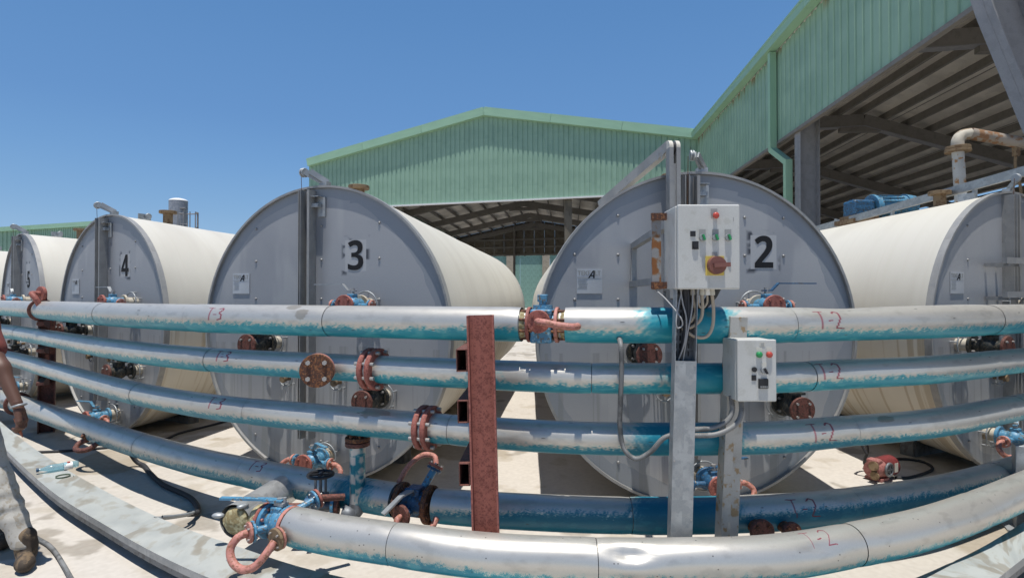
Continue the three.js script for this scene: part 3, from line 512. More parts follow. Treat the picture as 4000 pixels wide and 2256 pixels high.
{ // clad stub from the ground pipe with torn insulation
  const t = thing('clad_stub', 'short clad branch with torn yellow insulation at lower left', 'pipe', P(-1.5, 0, 3.4));
  const a = V(0.02, 0.42, -0.42), b = V(-0.09, 0.40, 0.16), w = worn([206, 206, 204], [176, 176, 174], { seed: 33, scale: 4, rough: 0.36, metal: 0.65 });
  mesh('jacket', [cyl(a, b, 0.098, 0.098, 32, true)], w, t);
  const k = new THREE.IcosahedronGeometry(0.084, 4), q = k.attributes.position; for (let i = 0; i < q.count; i++) { const x = q.getX(i), y = q.getY(i), z = q.getZ(i), s = 1 + 0.34 * (fbm(x * 22 + 5, y * 22 + z * 18, 91, 3) - 0.5); q.setXYZ(i, x * s, y * s, z * s * 0.45); } k.computeVertexNormals();
  mesh('insulation', [k.rotateY(-0.2).translate(b.x + 0.006, b.y, b.z - 0.012)], M.wool, t);
  const fo = new THREE.IcosahedronGeometry(0.03, 1).scale(1.2, 0.5, 0.8); mesh('foil_scrap', [fo.clone().translate(b.x - 0.07, b.y + 0.055, b.z + 0.05), fo.clone().rotateY(1).translate(b.x + 0.045, b.y + 0.09, b.z)], M.galv, t);
}
{ // lever valve at the start of the foreground pipe
  const f = runFrame(run5, -1.215), t = thing('jacketed_valve', 'large pale blue lever valve with pink U loop in left foreground', 'valve', f.p, f.turn + 0.03); t.scale.setScalar(0.86);
  mesh('body', [cyl(V(-0.10, 0, 0), V(0.08, 0, 0), 0.07, 0.085, 30), new THREE.SphereGeometry(0.088, 24, 16).scale(0.8, 1, 1), box(0.085, 0.06, 0.085, -0.01, 0.075, 0, 0.01)], M.blue, t);
  mesh('flange', [disc(V(0.085, 0, 0), V(1, 0, 0), 0.112, 0.026, 40)], M.salmon, t); mesh('flange', [disc(V(0.058, 0, 0), V(1, 0, 0), 0.11, 0.024, 40)], M.blue, t);
  mesh('flange', [disc(V(-0.085, 0, 0), V(1, 0, 0), 0.108, 0.026, 40)], M.blue, t); mesh('flange', [disc(V(-0.115, 0, 0), V(1, 0, 0), 0.108, 0.024, 40)], M.oxide, t);
  studs([boltRing(V(0.045, 0, 0), V(1, 0, 0), 0.092, 8, 0.010, 0.07, 0.4), boltRing(V(-0.14, 0, 0), V(1, 0, 0), 0.09, 8, 0.010, 0.08, 0.4)], M.salmon, t);
  mesh('rear_port', [cyl(V(0.0, 0.03, -0.05), V(0.06, 0.08, -0.20), 0.024)], M.blue, t); flangePair(t, V(0.06, 0.08, -0.20), V(0.35, 0.25, -1), 0.062, M.blue, M.oxide);
  mesh('link_pipe', [cyl(V(0.07, 0.085, -0.24), V(0.15, 0.06, -0.38), 0.022)], M.oxideDark, t);
  // front ports joined by the loop
  mesh('front_port', [cyl(V(-0.03, -0.01, 0.05), V(-0.075, -0.015, 0.135), 0.022)], M.blue, t);
  flangePair(t, V(-0.075, -0.015, 0.13), V(-0.4, 0, 1), 0.062, M.blue, M.salmon);
  flangePair(t, V(0.125, -0.02, 0.115), V(-0.12, -0.05, 1), 0.066, M.salmon, M.ochreRust);
  mesh('front_port', [cyl(V(0.12, 0, 0.05), V(0.125, -0.02, 0.12), 0.026)], M.oxide, t);
  mesh('loop_pipe', [tube([V(-0.092, -0.015, 0.165), V(-0.115, -0.03, 0.215), V(-0.13, -0.085, 0.25), V(-0.09, -0.145, 0.265), V(-0.01, -0.17, 0.265), V(0.07, -0.145, 0.25), V(0.115, -0.085, 0.215), V(0.122, -0.03, 0.155)], 0.023, 60, 14)], M.salmon, t);
  const st = mesh('stem', [box(0.075, 0.025, 0.05, 0, 0.118, 0, 0.004), hex(V(-0.01, 0.13, 0), V(0, 1, 0), 0.02, 0.02), hex(V(0.03, 0.13, 0.0), V(0, 1, 0), 0.011, 0.03)], M.galv, t);
  mesh('lever', [bar(V(0.02, 0.138, 0.0), V(-0.10, 0.14, 0.04), 0.05, 0.012), bar(V(-0.095, 0.142, 0.04), V(-0.34, 0.148, 0.16), 0.034, 0.013)], M.blue, t, 'long bright blue flat lever');
  mesh('insulation', [cyl(V(-0.19, -0.005, 0), V(-0.125, 0, 0), 0.085, 0.09, 20)], M.wool, t);
}

{ // red jumper standing on the collar at the far left of the top pipe
  const f = runFrame(run1, -4.80), t = thing('red_jumper', 'red flanged elbow standing on the top pipe near the left edge', 'pipe fitting', f.p, f.turn);
  mesh('flange', [disc(V(-0.02, 0.17, 0.02), V(0.3, 0, 1), 0.075, 0.03, 30)], M.oxide, t);
  mesh('elbow', [tube([V(-0.02, 0.17, 0.03), V(0.0, 0.172, 0.09), V(0.06, 0.165, 0.11), V(0.10, 0.12, 0.09), V(0.105, 0.05, 0.06)], 0.026, 30, 12)], M.oxide, t); mesh('neck', [cyl(V(-0.03, 0.06, 0), V(-0.03, 0.16, 0), 0.03)], M.oxideDark, t);
}
{ // small red hook pipe on the low pipe
  const f = runFrame(run4, -3.72), t = thing('red_hook_pipe', 'small bent red pipe hanging off the low pipe at left', 'pipe fitting', f.p, f.turn);
  mesh('bend', [tube([V(-0.10, -0.06, 0.06), V(-0.13, -0.09, 0.13), V(-0.08, -0.12, 0.17), V(0.03, -0.12, 0.17), V(0.11, -0.10, 0.13), V(0.12, -0.06, 0.07)], 0.022, 30, 10)], M.oxideDark, t); mesh('tip', [cyl(V(-0.10, -0.06, 0.06), V(-0.10, -0.01, 0.11), 0.026)], M.rust, t);
}

// ------------------------------------------------------------------ posts, brackets, cabinets
{ // red channel post
  const t = thing('red_post', 'red oxide steel channel post standing in front of the pipes', 'post', P(-0.112, 0, 2.73)); t.rotation.z = 0.026;
  mesh('web', [box(0.112, 1.60, 0.008, 0, 0.80, -0.035)], M.oxide, t);
  for (const s of [-1, 1]) mesh('side_flange', [box(0.009, 1.60, 0.075, s * 0.0605, 0.80, 0.0)], M.oxide, t);
  for (const y of [1.442, 1.196, 0.895]) { const h = 0.052, w = 0.052, th = 0.004, z0 = 0.02, L = 0.62; const g = [box(w, th, L, 0, h, z0 - L / 2), box(w, th, L, 0, -h, z0 - L / 2), box(th, h * 2 - th, L, -w / 2 + th / 2, 0, z0 - L / 2), box(th, h * 2 - th, L, w / 2 - th / 2, 0, z0 - L / 2)]; const m = mesh('bracket_arm', g, M.oxideDark, t); m.position.set(-0.094, y - 0.056, 0); m.rotation.y = -0.05; }
  mesh('base_plate', [box(0.22, 0.015, 0.22, 0, GY + 0.0075, -0.02)], M.oxide, t);
}
{ // rack post far left with three arms
  const t = thing('red_rack_post', 'red rack post with three arms under pipes at left', 'post', P(-5.30, 0, 6.42), 0.62);
  mesh('column', [box(0.14, 1.42, 0.012, 0, 0.71, 0), box(0.012, 1.42, 0.14, -0.07, 0.71, 0.0), box(0.012, 1.42, 0.14, 0.07, 0.71, 0.0)], M.oxideDark, t);
  for (const y of [1.42, 1.145, 0.80]) { const s = new THREE.Shape([[0, 0], [0.75, 0], [0.75, -0.03], [0, -0.12]].map(p => new THREE.Vector2(...p))); const g = new THREE.ExtrudeGeometry(s, { depth: 0.06, bevelEnabled: false }).rotateY(-Math.PI / 2).translate(0.03, y, 0.05); mesh('bracket_arm', [g], M.oxideDark, t); }
}
{ // slotted cable duct post
  const t = thing('cable_duct_post', 'upright galvanised cable duct, slotted on top and lidded below', 'post', P(0.80, 0, 2.78)); t.rotation.z = -0.028;
  const G = M.galv;
  mesh('lid', [box(0.104, 1.37, 0.004, 0, 0.695, 0.062)], G, t);
  mesh('back_plate', [box(0.098, 2.06, 0.003, 0, 1.03, 0.0)], M.galvDark, t);
  for (const s of [-1, 1]) mesh('side_wall', [box(0.003, 2.06, 0.06, s * 0.050, 1.03, 0.03)], G, t);
  for (let i = 0; i < 9; i++) for (const x of [-0.03, -0.012, 0.03]) mesh('slot', [box(0.007, 0.024, 0.002, x, 1.41 + i * 0.038, 0.0025)], M.black, t);
  mesh('screws', [[-0.043, 1.36], [0.043, 1.36], [-0.044, 1.22], [0.044, 1.22], [-0.044, 0.9], [0.044, 0.62]].map(([x, y]) => hex(V(x, y, 0.063), V(0, 0, 1), 0.004, 0.004)), M.bolt, t);
  mesh('cables', [tube([V(-0.005, 1.75, 0.03), V(0.006, 1.62, 0.03), V(0.004, 1.50, 0.035), V(-0.012, 1.38, 0.02)], 0.016, 24, 8), tube([V(0.006, 1.75, 0.04), V(0.012, 1.6, 0.045), V(-0.008, 1.45, 0.04), V(-0.02, 1.36, 0.02)], 0.008, 24, 8)], M.rubber, t);
  mesh('thin_cables', [tube([V(-0.035, 1.75, 0.05), V(-0.02, 1.66, 0.055), V(0.0, 1.58, 0.055), V(-0.004, 1.47, 0.05), V(-0.03, 1.37, 0.03)], 0.004, 24, 6), tube([V(0.03, 1.75, 0.05), V(0.026, 1.63, 0.055), V(0.008, 1.52, 0.055), V(-0.005, 1.37, 0.03)], 0.004, 24, 6)], M.cableGrey, t);
}
{ // square tube post behind the small cabinet
  const t = thing('square_post', 'galvanised square tube post behind the small control box', 'post', P(1.075, 0, 2.94)); t.rotation.z = -0.048;
  mesh('tube', [box(0.088, 1.59, 0.088, 0, 0.795, 0.045, 0.004)], worn([178, 176, 170], [150, 128, 98], { seed: 35, scale: 9, amt: 0.3, rough: 0.55, metal: 0.3 }), t);
  mesh('foot_plate', [box(0.18, 0.012, 0.18, 0, GY + 0.006, 0.045)], M.galv, t);
}
{ // post at the right edge
  const t = thing('low_steel_post', 'short grey steel post at the right edge by the low pipe', 'post', P(3.40, 0, 3.76), -0.5);
  mesh('tube', [box(0.09, 0.70, 0.09, 0, 0.35, 0, 0.005)], M.galv, t); mesh('foot_plate', [box(0.2, 0.012, 0.2, 0, GY + 0.006, 0)], M.galv, t);
}
function knobPlate(parent, x, y, z, m = M.greyInk) { return mesh('legend_plate', [box(0.027, 0.022, 0.002, x, y, z)], m, parent); }
{ // large control cabinet
  const t = thing('control_cabinet', 'large white control cabinet with yellow and red rotary switch', 'cabinet', P(0.933, 1.727, 2.79));
  mesh('case', [box(0.292, 0.40, 0.20, 0, 0.20, -0.02, 0.006)], M.boxPaint, t);
  const door = mesh('door', [box(0.296, 0.404, 0.028, 0.004, 0.20, 0.103, 0.008)], M.boxPaint, t);
  const z = 0.118;
  mesh('emergency_button', [cyl(V(0.032, 0.347, z), V(0.032, 0.347, z + 0.012), 0.010), new THREE.SphereGeometry(0.0155, 16, 10).scale(1, 1, 0.6).translate(0.032, 0.347, z + 0.016)], M.redButton, door); mesh('legend_plate', [box(0.03, 0.032, 0.003, 0.028, 0.365, z)], M.greyInk, door);
  for (const x of [-0.028, 0.034, 0.094]) { mesh('legend_plate', [box(0.03, 0.03, 0.003, x, 0.268, z)], M.greyInk, door); const k = mesh('selector_switch', [cyl(V(x, 0.244, z), V(x, 0.244, z + 0.012), 0.0165, 0.015, 20)], M.galv, door); mesh('knob', [box(0.008, 0.028, 0.012, 0, 0, 0)], M.greenButton, k); k.children[0].position.set(x + 0.002, 0.244, z + 0.017); k.children[0].rotation.z = 0.35; }
  mesh('socket', [box(0.025, 0.025, 0.004, -0.073, 0.262, z)], M.black, door); mesh('lock', [box(0.03, 0.038, 0.008, -0.062, 0.207, z), cyl(V(-0.062, 0.207, z), V(-0.062, 0.207, z + 0.009), 0.012)], M.black, door);
  const iso = mesh('isolator_plate', [box(0.088, 0.092, 0.006, 0.03, 0.11, z)], M.yellow, door);
  mesh('isolator_dial', [cyl(V(0.035, 0.112, z), V(0.035, 0.112, z + 0.03), 0.044, 0.041, 32)], M.switchRed, iso); mesh('isolator_handle', [bar(V(0.012, 0.11, z + 0.038), V(0.088, 0.114, z + 0.038), 0.022, 0.02)], M.switchRed, iso); mesh('legend_plate', [box(0.025, 0.02, 0.002, 0.03, 0.165, z)], M.greyInk, iso);
  mesh('dent', [box(0.002, 0.02, 0.001, 0.12, 0.33, z)], M.greyInk, door);
  for (const [x, m] of [[-0.05, M.label], [-0.005, M.label], [0.022, M.white], [0.045, M.label]]) mesh('cable_gland', [cyl(V(x, 0, 0.04), V(x, -0.03, 0.04), 0.012), hex(V(x, -0.012, 0.04), V(0, -1, 0), 0.014, 0.018)], m, t);
  // bracket behind: rusty flat bar and two arms to the tank
  mesh('bracket_bar', [box(0.046, 0.385, 0.012, -0.195, 0.19, -0.085)], worn([140, 140, 140], [128, 82, 44], { seed: 37, scale: 5, amt: 0.42, rough: 0.75 }), t, 'rust streaked flat bar behind the cabinet');
  for (const [y, e] of [[0.37, 0], [0.02, 0]]) mesh('bracket_ear', [box(0.09, 0.035, 0.02, -0.178, y, -0.075)], M.rust, t, 'rusty bracket ear');
  const tb = (x, y, z) => onTank(2, x, y, z).sub(t.position);
  mesh('bracket_arm', [bar(V(-0.12, 0.34, -0.09), tb(-0.497, 0.66, -0.02), 0.04, 0.04)], M.tankGrey, t); mesh('bracket_arm', [bar(V(-0.12, 0.05, -0.09), tb(-0.508, 0.39, -0.02), 0.04, 0.04)], M.tankGrey, t);
  mesh('bracket_arm', [bar(tb(-0.497, 0.66, 0.0), tb(-0.508, 0.39, 0.0), 0.035, 0.035)], M.tankGrey, t);
}
{ // small control box
  const t = thing('control_box', 'small white control box with green and red buttons', 'cabinet', P(1.172, 1.187, 2.79));
  mesh('case', [box(0.182, 0.295, 0.165, 0, 0.1475, -0.02, 0.005)], M.boxPaint, t);
  const door = mesh('door', [box(0.188, 0.298, 0.024, 0.003, 0.149, 0.078, 0.007)], M.boxPaint, t); const z = 0.091;
  mesh('sticker', [box(0.026, 0.020, 0.001, 0.028, 0.275, z)], M.label, door); mesh('sticker_print', [0, 1, 2].map(i => box(0.018, 0.0018, 0.0006, 0.028, 0.281 - i * 0.006, z + 0.001)), M.greyInk, door);
  for (const [x, y] of [[0.012, 0.249], [0.06, 0.249], [0.034, 0.177]]) knobPlate(door, x, y, z, M.label);
  for (const [x, m, n] of [[0.012, M.greenButton, 'green_button'], [0.06, M.redButton, 'red_button']]) mesh(n, [cyl(V(x, 0.226, z - 0.002), V(x, 0.226, z + 0.008), 0.0145, 0.0145, 22), new THREE.SphereGeometry(0.0135, 16, 8).scale(1, 1, 0.5).translate(x, 0.226, z + 0.008)], m, door);
  const k = mesh('selector_switch', [cyl(V(0.034, 0.151, z - 0.002), V(0.034, 0.151, z + 0.012), 0.0155, 0.014, 20)], M.galv, door); mesh('knob', [box(0.008, 0.028, 0.012, 0, 0, 0)], M.black, k); k.children[0].position.set(0.038, 0.149, z + 0.016); k.children[0].rotation.z = 0.5;
  mesh('lock', [cyl(V(-0.012, 0.155, z - 0.002), V(-0.012, 0.155, z + 0.007), 0.012, 0.012, 20)], M.black, door); mesh('socket', [box(0.021, 0.025, 0.004, -0.014, 0.115, z)], M.black, door);
  const c = mesh('meter', [box(0.045, 0.047, 0.014, 0.03, 0.088, z + 0.004, 0.003)], M.black, door); mesh('digits', [0, 1, 2, 3].map(i => box(0.006, 0.009, 0.001, 0.016 + i * 0.0095, 0.073, z + 0.0115)), M.greyInk, c);
  mesh('handwriting', [text('TANK2', 0.012, 'reg').rotateY(-Math.PI / 2).translate(-0.0915, 0.262, -0.015)], M.label, t);
}

// ------------------------------------------------------------------ cables and conduits
function ribbed(pts, r, rings) { // flexible conduit with real ribs
  const c = new THREE.CatmullRomCurve3(pts), L = c.getLength(), n = Math.round(L / 0.008), N = 10, fr = c.computeFrenetFrames(n * 2), pos = [], idx = [], uv = [];
  for (let k = 0; k <= n * 2; k++) { const p = c.getPointAt(k / (n * 2)), rr = r * (k % 2 ? 1.0 : 0.84); for (let i = 0; i <= N; i++) { const a = i / N * 6.2832, q = fr.normals[k], b = fr.binormals[k]; pos.push(p.x + (q.x * Math.cos(a) + b.x * Math.sin(a)) * rr, p.y + (q.y * Math.cos(a) + b.y * Math.sin(a)) * rr, p.z + (q.z * Math.cos(a) + b.z * Math.sin(a)) * rr); uv.push(k * 0.02, i / N); } }
  for (let k = 0; k < n * 2; k++) for (let i = 0; i < N; i++) { const a = k * (N + 1) + i, b = a + N + 1; idx.push(a, b, a + 1, b, b + 1, a + 1); }
  const g = new THREE.BufferGeometry(); g.setAttribute('position', new THREE.Float32BufferAttribute(pos, 3)); g.setAttribute('uv', new THREE.Float32BufferAttribute(uv, 2)); g.setIndex(idx); g.computeVertexNormals(); return g;
}
const solo = (name, geo, mat, label, cat, group) => tag(mesh(numbered(name), geo, mat, scene), label, cat, group);
solo('flexible_conduit', ribbed([[0.549, 1.50, 2.98], [0.549, 1.446, 2.84], [0.550, 1.30, 2.83], [0.550, 1.15, 2.86], [0.553, 1.005, 2.88], [0.573, 0.911, 2.86], [0.621, 0.876, 2.84], [0.691, 0.914, 2.82], [0.751, 0.987, 2.80], [0.80, 1.01, 2.79]].map(p => P(...p)), 0.0135), M.conduit, 'grey flexible conduit hanging in a loop left of the duct', 'conduit');
solo('flexible_conduit', ribbed([[1.085, 1.20, 2.79], [1.085, 1.125, 2.78], [1.056, 1.081, 2.77], [0.991, 1.048, 2.77], [0.84, 1.04, 2.76]].map(p => P(...p)), 0.014), M.conduit, 'upper grey conduit curving from the small box to the duct', 'conduit');
solo('flexible_conduit', ribbed([[1.131, 1.20, 2.79], [1.125, 1.125, 2.765], [1.10, 1.075, 2.755], [1.004, 1.022, 2.75], [0.84, 1.012, 2.76]].map(p => P(...p)), 0.014), M.conduit, 'lower grey conduit curving from the small box to the duct', 'conduit');
const bx = 0.933, bd = 2.79;
const wires = [
  [[[bx - 0.05, 1.70, 2.75], [bx - 0.045, 1.66, 2.75], [bx - 0.035, 1.62, 2.75], [bx - 0.06, 1.57, 2.75], [bx - 0.10, 1.56, 2.76]], 0.0085, 'cream cable dropping from the leftmost cabinet gland'],
  [[[bx - 0.005, 1.70, 2.75], [bx - 0.002, 1.63, 2.75], [bx - 0.012, 1.58, 2.75], [bx - 0.05, 1.545, 2.75], [bx - 0.10, 1.53, 2.76]], 0.0085, 'cream cable curving to the duct from the middle gland'],
  [[[bx + 0.045, 1.70, 2.75], [bx + 0.052, 1.62, 2.75], [bx + 0.045, 1.54, 2.75], [bx + 0.015, 1.495, 2.75], [bx - 0.04, 1.495, 2.75], [bx - 0.09, 1.53, 2.76]], 0.0085, 'longest cream cable loop under the large cabinet'],
  [[[bx + 0.022, 1.70, 2.75], [bx + 0.02, 1.66, 2.75], [bx, 1.635, 2.75], [bx - 0.02, 1.65, 2.75], [bx - 0.028, 1.70, 2.75], [bx - 0.028, 1.73, 2.75]], 0.005, 'thin cream cable making a small U under the cabinet'],
  [[[bx - 0.20, 1.725, 2.88], [bx - 0.17, 1.68, 2.8], [bx - 0.13, 1.60, 2.70], [bx - 0.115, 1.555, 2.70], [bx - 0.14, 1.54, 2.70], [bx - 0.145, 1.58, 2.70], [bx - 0.125, 1.66, 2.72], [bx - 0.105, 1.73, 2.74]], 0.0035, 'thin loose grey wire looped left of the cable duct'],
];
wires.forEach(([p, r, l], i) => solo('cabinet_cable', tube(p.map(q => P(...q)), r, 48, 8), i < 4 ? M.cable : M.cableGrey, l, 'cable', 'cables under the large cabinet'));
solo('black_cable_bundle', tube([P(1.04, 1.74, 2.85), P(1.03, 1.69, 2.9), P(0.98, 1.63, 2.93), P(0.93, 1.62, 2.92), P(0.87, 1.68, 2.86)], 0.022, 30, 9), M.rubber, 'thick black taped cable bundle under the cabinet right corner', 'cable');
solo('black_hose', tube([[-3.5, 0.42, 5.05], [-3.42, 0.2, 5.12], [-3.32, 0.16, 5.09], [-3.12, 0.16, 4.87], [-2.83, 0.16, 4.58], [-2.48, 0.16, 4.32], [-2.29, 0.16, 4.11], [-2.21, 0.17, 3.96], [-2.2, 0.21, 3.84]].map(p => P(...p)), 0.019, 60, 10), M.rubber, 'black hose lying on the ground behind the cable tray', 'hose');
solo('hose_tail', mg([tube([P(-2.21, 0.19, 3.9), P(-2.19, 0.22, 3.8), P(-2.23, 0.25, 3.68), P(-2.28, 0.275, 3.6)], 0.012, 24, 8), tube([P(-2.2, 0.2, 3.9), P(-2.16, 0.23, 3.8), P(-2.19, 0.26, 3.68), P(-2.23, 0.285, 3.6)], 0.010, 24, 8)]), M.galv, 'grey wires leaving the black hose into the cable tray', 'cable');
solo('ground_cable', tube([[-4.06, 0.153, 4.25], [-3.45, 0.153, 3.91], [-3.06, 0.153, 3.62], [-2.86, 0.153, 3.49], [-2.68, 0.153, 3.34], [-2.4, 0.153, 3.08], [-2.19, 0.153, 2.88]].map(p => P(...p)), 0.013, 60, 8), M.conduit, 'grey cable lying on the ground by the boot', 'cable');
solo('ground_cable', tube([[-5.2, 0.153, 5.5], [-4.4, 0.153, 5.6], [-3.77, 0.153, 5.92], [-3.72, 0.153, 6.3], [-3.6, 0.153, 6.61], [-3.47, 0.153, 6.95]].map(p => P(...p)), 0.013, 40, 8), M.rubber, 'dark cable on the ground under tank number four', 'cable');

// ------------------------------------------------------------------ galvanised cable tray along the walkway
function trayGeo(near, far, y, h, drop) { // near and far edges as [x, d] lists
  const cn = new THREE.CatmullRomCurve3(near.map(([x, d]) => P(x, y, d))), cf = new THREE.CatmullRomCurve3(far.map(([x, d]) => P(x, y, d))), K = 40, g = [];
  const strip = (f) => { const pos = [], uv = [], idx = []; for (let k = 0; k <= K; k++) { const [a, b] = f(cn.getPoint(k / K), cf.getPoint(k / K)); pos.push(a.x, a.y, a.z, b.x, b.y, b.z); uv.push(k / K * 2.2, 0.05, k / K * 2.2, 0.95); if (k < K) idx.push(k * 2, k * 2 + 2, k * 2 + 1, k * 2 + 1, k * 2 + 2, k * 2 + 3); } const q = new THREE.BufferGeometry(); q.setAttribute('position', new THREE.Float32BufferAttribute(pos, 3)); q.setAttribute('uv', new THREE.Float32BufferAttribute(uv, 2)); q.setIndex(idx); q.computeVertexNormals(); return q; };
  const dn = (p, v) => p.clone().setY(p.y - v);
  return { lid: strip((a, b) => [a, b]), front: strip((a) => [dn(a, drop), a]), body: mg([strip((a, b) => [dn(a.clone().lerp(b, 0.06), h), dn(a.clone().lerp(b, 0.06), 0.004)]), strip((a, b) => [dn(a.clone().lerp(b, 0.94), h), dn(a.clone().lerp(b, 0.94), 0.004)]), strip((a, b) => [dn(a.clone().lerp(b, 0.06), h), dn(a.clone().lerp(b, 0.94), h)])]), cn, cf };
}
const trayMat = (() => {
  const map = tex(1024, 256, (u, v) => { const n = fbm(u * 22, v * 2, 81, 5), s = fbm(u * 44 + 3, v * 4, 82, 4), g = hash(Math.floor(u * 1024), Math.floor(v * 256), 8); let c = mix([178, 180, 175], [160, 163, 160], clamp((n - 0.4) * 2.2)); c = mix(c, [146, 137, 120], smooth(0.56, 0.74, s) * 0.3); c = mix(c, [130, 120, 104], smooth(0.58, 0.66, fbm(u * 13 + 8, v * 1.1, 83, 4)) * 0.5); const j = (g - 0.5) * 6; return c.map(q => q + j); });
  return std({ map, roughness: 0.5, metalness: 0.15 });
})();
function tray(label, near, far, y, cuts) {
  const q = trayGeo(near, far, y, 0.085, 0.04), mid = q.cn.getPoint(0.5), t = thing('cable_tray', label, 'cable tray', V(mid.x, 0, mid.z), 0, 'galvanised cable trays'), sh = g => g.translate(-mid.x, 0, -mid.z);
  mesh('lid', sh(q.lid), trayMat, t); mesh('lid_edge', sh(q.front), M.galv, t); mesh('trough', sh(q.body), M.galvDark, t);
  for (const k of cuts) { const e0 = q.cn.getPoint(k), e1 = q.cf.getPoint(k), a = e0.clone().lerp(e1, 0.3), b = e0.clone().lerp(e1, 0.8); mesh('support_foot', [bar(V(a.x - mid.x, (y - 0.086 + GY) / 2, a.z - mid.z), V(b.x - mid.x, (y - 0.086 + GY) / 2, b.z - mid.z), 0.06, y - 0.086 - GY)], M.galvDark, t); }
}
tray('long galvanised cable tray with stained lid along the left walkway', [[-7.0, 7.1], [-4.77, 5.28], [-4.01, 4.64], [-3.21, 3.99], [-2.6, 3.55], [-2.04, 3.16], [-1.61, 2.89], [-1.15, 2.64], [-0.7, 2.45], [-0.1, 2.24], [0.5, 2.12]], [[-7.0, 7.4], [-4.8, 5.53], [-3.87, 4.78], [-3.29, 4.34], [-2.5, 3.77], [-2.01, 3.45], [-1.6, 3.22], [-1.1, 2.95], [-0.6, 2.75], [0.0, 2.53], [0.5, 2.42]], 0.28, [0.15, 0.4, 0.62, 0.85]);
tray('pale cable tray crossing the bottom right corner', [[0.56, 2.08], [1.3, 2.2], [1.9, 2.42], [2.33, 2.72], [2.69, 2.96], [3.6, 3.55]], [[0.56, 2.38], [1.2, 2.44], [1.7, 2.58], [2.18, 2.84], [3.11, 3.42], [3.9, 3.92]], 0.33, [0.1, 0.5, 0.9]);

// ------------------------------------------------------------------ things lying about
{
  const t = thing('plastic_bottle', 'crumpled clear plastic water bottle lying on the tray edge', 'bottle', P(-3.66, 0.282, 4.56), 0.75);
  const pr = [[0.0, -0.1], [0.028, -0.1], [0.034, -0.09], [0.031, -0.05], [0.035, -0.03], [0.031, 0.0], [0.034, 0.03], [0.03, 0.055], [0.014, 0.085], [0.013, 0.1]].map(p => new THREE.Vector2(...p));
  mesh('bottle_body', [new THREE.LatheGeometry(pr, 18).rotateZ(Math.PI / 2).scale(1.25, 0.8, 1).translate(0, 0.03, 0)], new THREE.MeshPhysicalMaterial({ color: new THREE.Color(0.55, 0.74, 0.8), transmission: 0.75, thickness: 0, roughness: 0.12, ior: 1.4 }), t);
  mesh('paper_label', [cyl(V(0.03, 0.031, 0), V(0.085, 0.031, 0), 0.037, 0.037, 18, true).scale(1, 0.82, 1)], M.white, t); mesh('label_print', [box(0.02, 0.002, 0.03, 0.06, 0.057, 0.006)], M.redButton, t); mesh('cap', [cyl(V(-0.125, 0.03, 0), V(-0.142, 0.03, 0), 0.016)], M.blueDark, t);
}
solo('gasket_ring', (() => { const s = new THREE.Shape(); s.absarc(0, 0, 0.083, 0, 6.2832); const h = new THREE.Path(); h.absarc(0, 0, 0.048, 0, 6.2832, true); s.holes.push(h); return new THREE.ExtrudeGeometry(s, { depth: 0.008, bevelEnabled: true, bevelSize: 0.002, bevelThickness: 0.002, curveSegments: 32 }).rotateX(-Math.PI / 2).translate(-3.50, 0.283, -4.40); })(), std({ color: new THREE.Color(0.15, 0.19, 0.13), roughness: 0.8 }), 'flat green gasket ring lying on the cable tray lid', 'gasket');
{
  const t = thing('red_pump', 'small red motor pump lying on the ground between tanks', 'pump', P(3.10, GY, 4.78), 0.5); t.scale.setScalar(0.86);
  const pk = worn([158, 104, 98], [128, 74, 70], { seed: 41, k: 5, rough: 0.6 }), rd = worn([116, 44, 46], [92, 40, 40], { seed: 42, k: 5, rough: 0.5 });
  mesh('motor', [cyl(V(0.0, 0.11, 0), V(0.2, 0.11, 0), 0.10, 0.10, 28), disc(V(0.205, 0.11, 0), V(1, 0, 0), 0.098, 0.02, 28)], rd, t); mesh('name_label', [box(0.06, 0.09, 0.002, 0.13, 0.12, 0.102)], M.label, t);
  mesh('pump_head', [cyl(V(-0.12, 0.11, 0), V(0, 0.11, 0), 0.075, 0.095, 24), box(0.09, 0.12, 0.12, -0.06, 0.15, 0, 0.02), box(0.14, 0.03, 0.16, -0.02, 0.016, 0, 0.006)], pk, t);
  mesh('face_ring', [new THREE.TorusGeometry(0.058, 0.013, 8, 26).translate(0.0, 0.12, 0.105), cyl(V(0, 0.12, 0.07), V(0, 0.12, 0.11), 0.03), box(0.1, 0.012, 0.02, 0, 0.12, 0.105), box(0.012, 0.1, 0.02, 0, 0.12, 0.105)], M.galvDark, t);
  mesh('outlet', [cyl(V(-0.13, 0.16, 0.03), V(-0.18, 0.17, 0.06), 0.03, 0.03, 14), disc(V(-0.185, 0.17, 0.06), V(-1, 0.2, 0.1), 0.045, 0.02, 24)], M.ochreRust, t); mesh('outlet', [cyl(V(-0.12, 0.09, 0.03), V(-0.18, 0.08, 0.07), 0.028, 0.028, 14), disc(V(-0.185, 0.08, 0.07), V(-1, 0, 0.1), 0.04, 0.02, 24)], M.ochreRust, t);
  solo('pump_cord', tube([P(3.03, 0.34, 4.82), P(2.98, 0.47, 4.86), P(3.06, 0.49, 4.93), P(3.14, 0.34, 4.98), P(3.2, 0.16, 5.1), P(3.63, 0.152, 5.32), P(3.81, 0.152, 5.24), P(3.73, 0.152, 5.01), P(3.4, 0.152, 4.8), P(3.25, 0.152, 4.78)], 0.012, 70, 8), M.rubber, 'black cord looping from the red pump on the ground', 'cord');
}
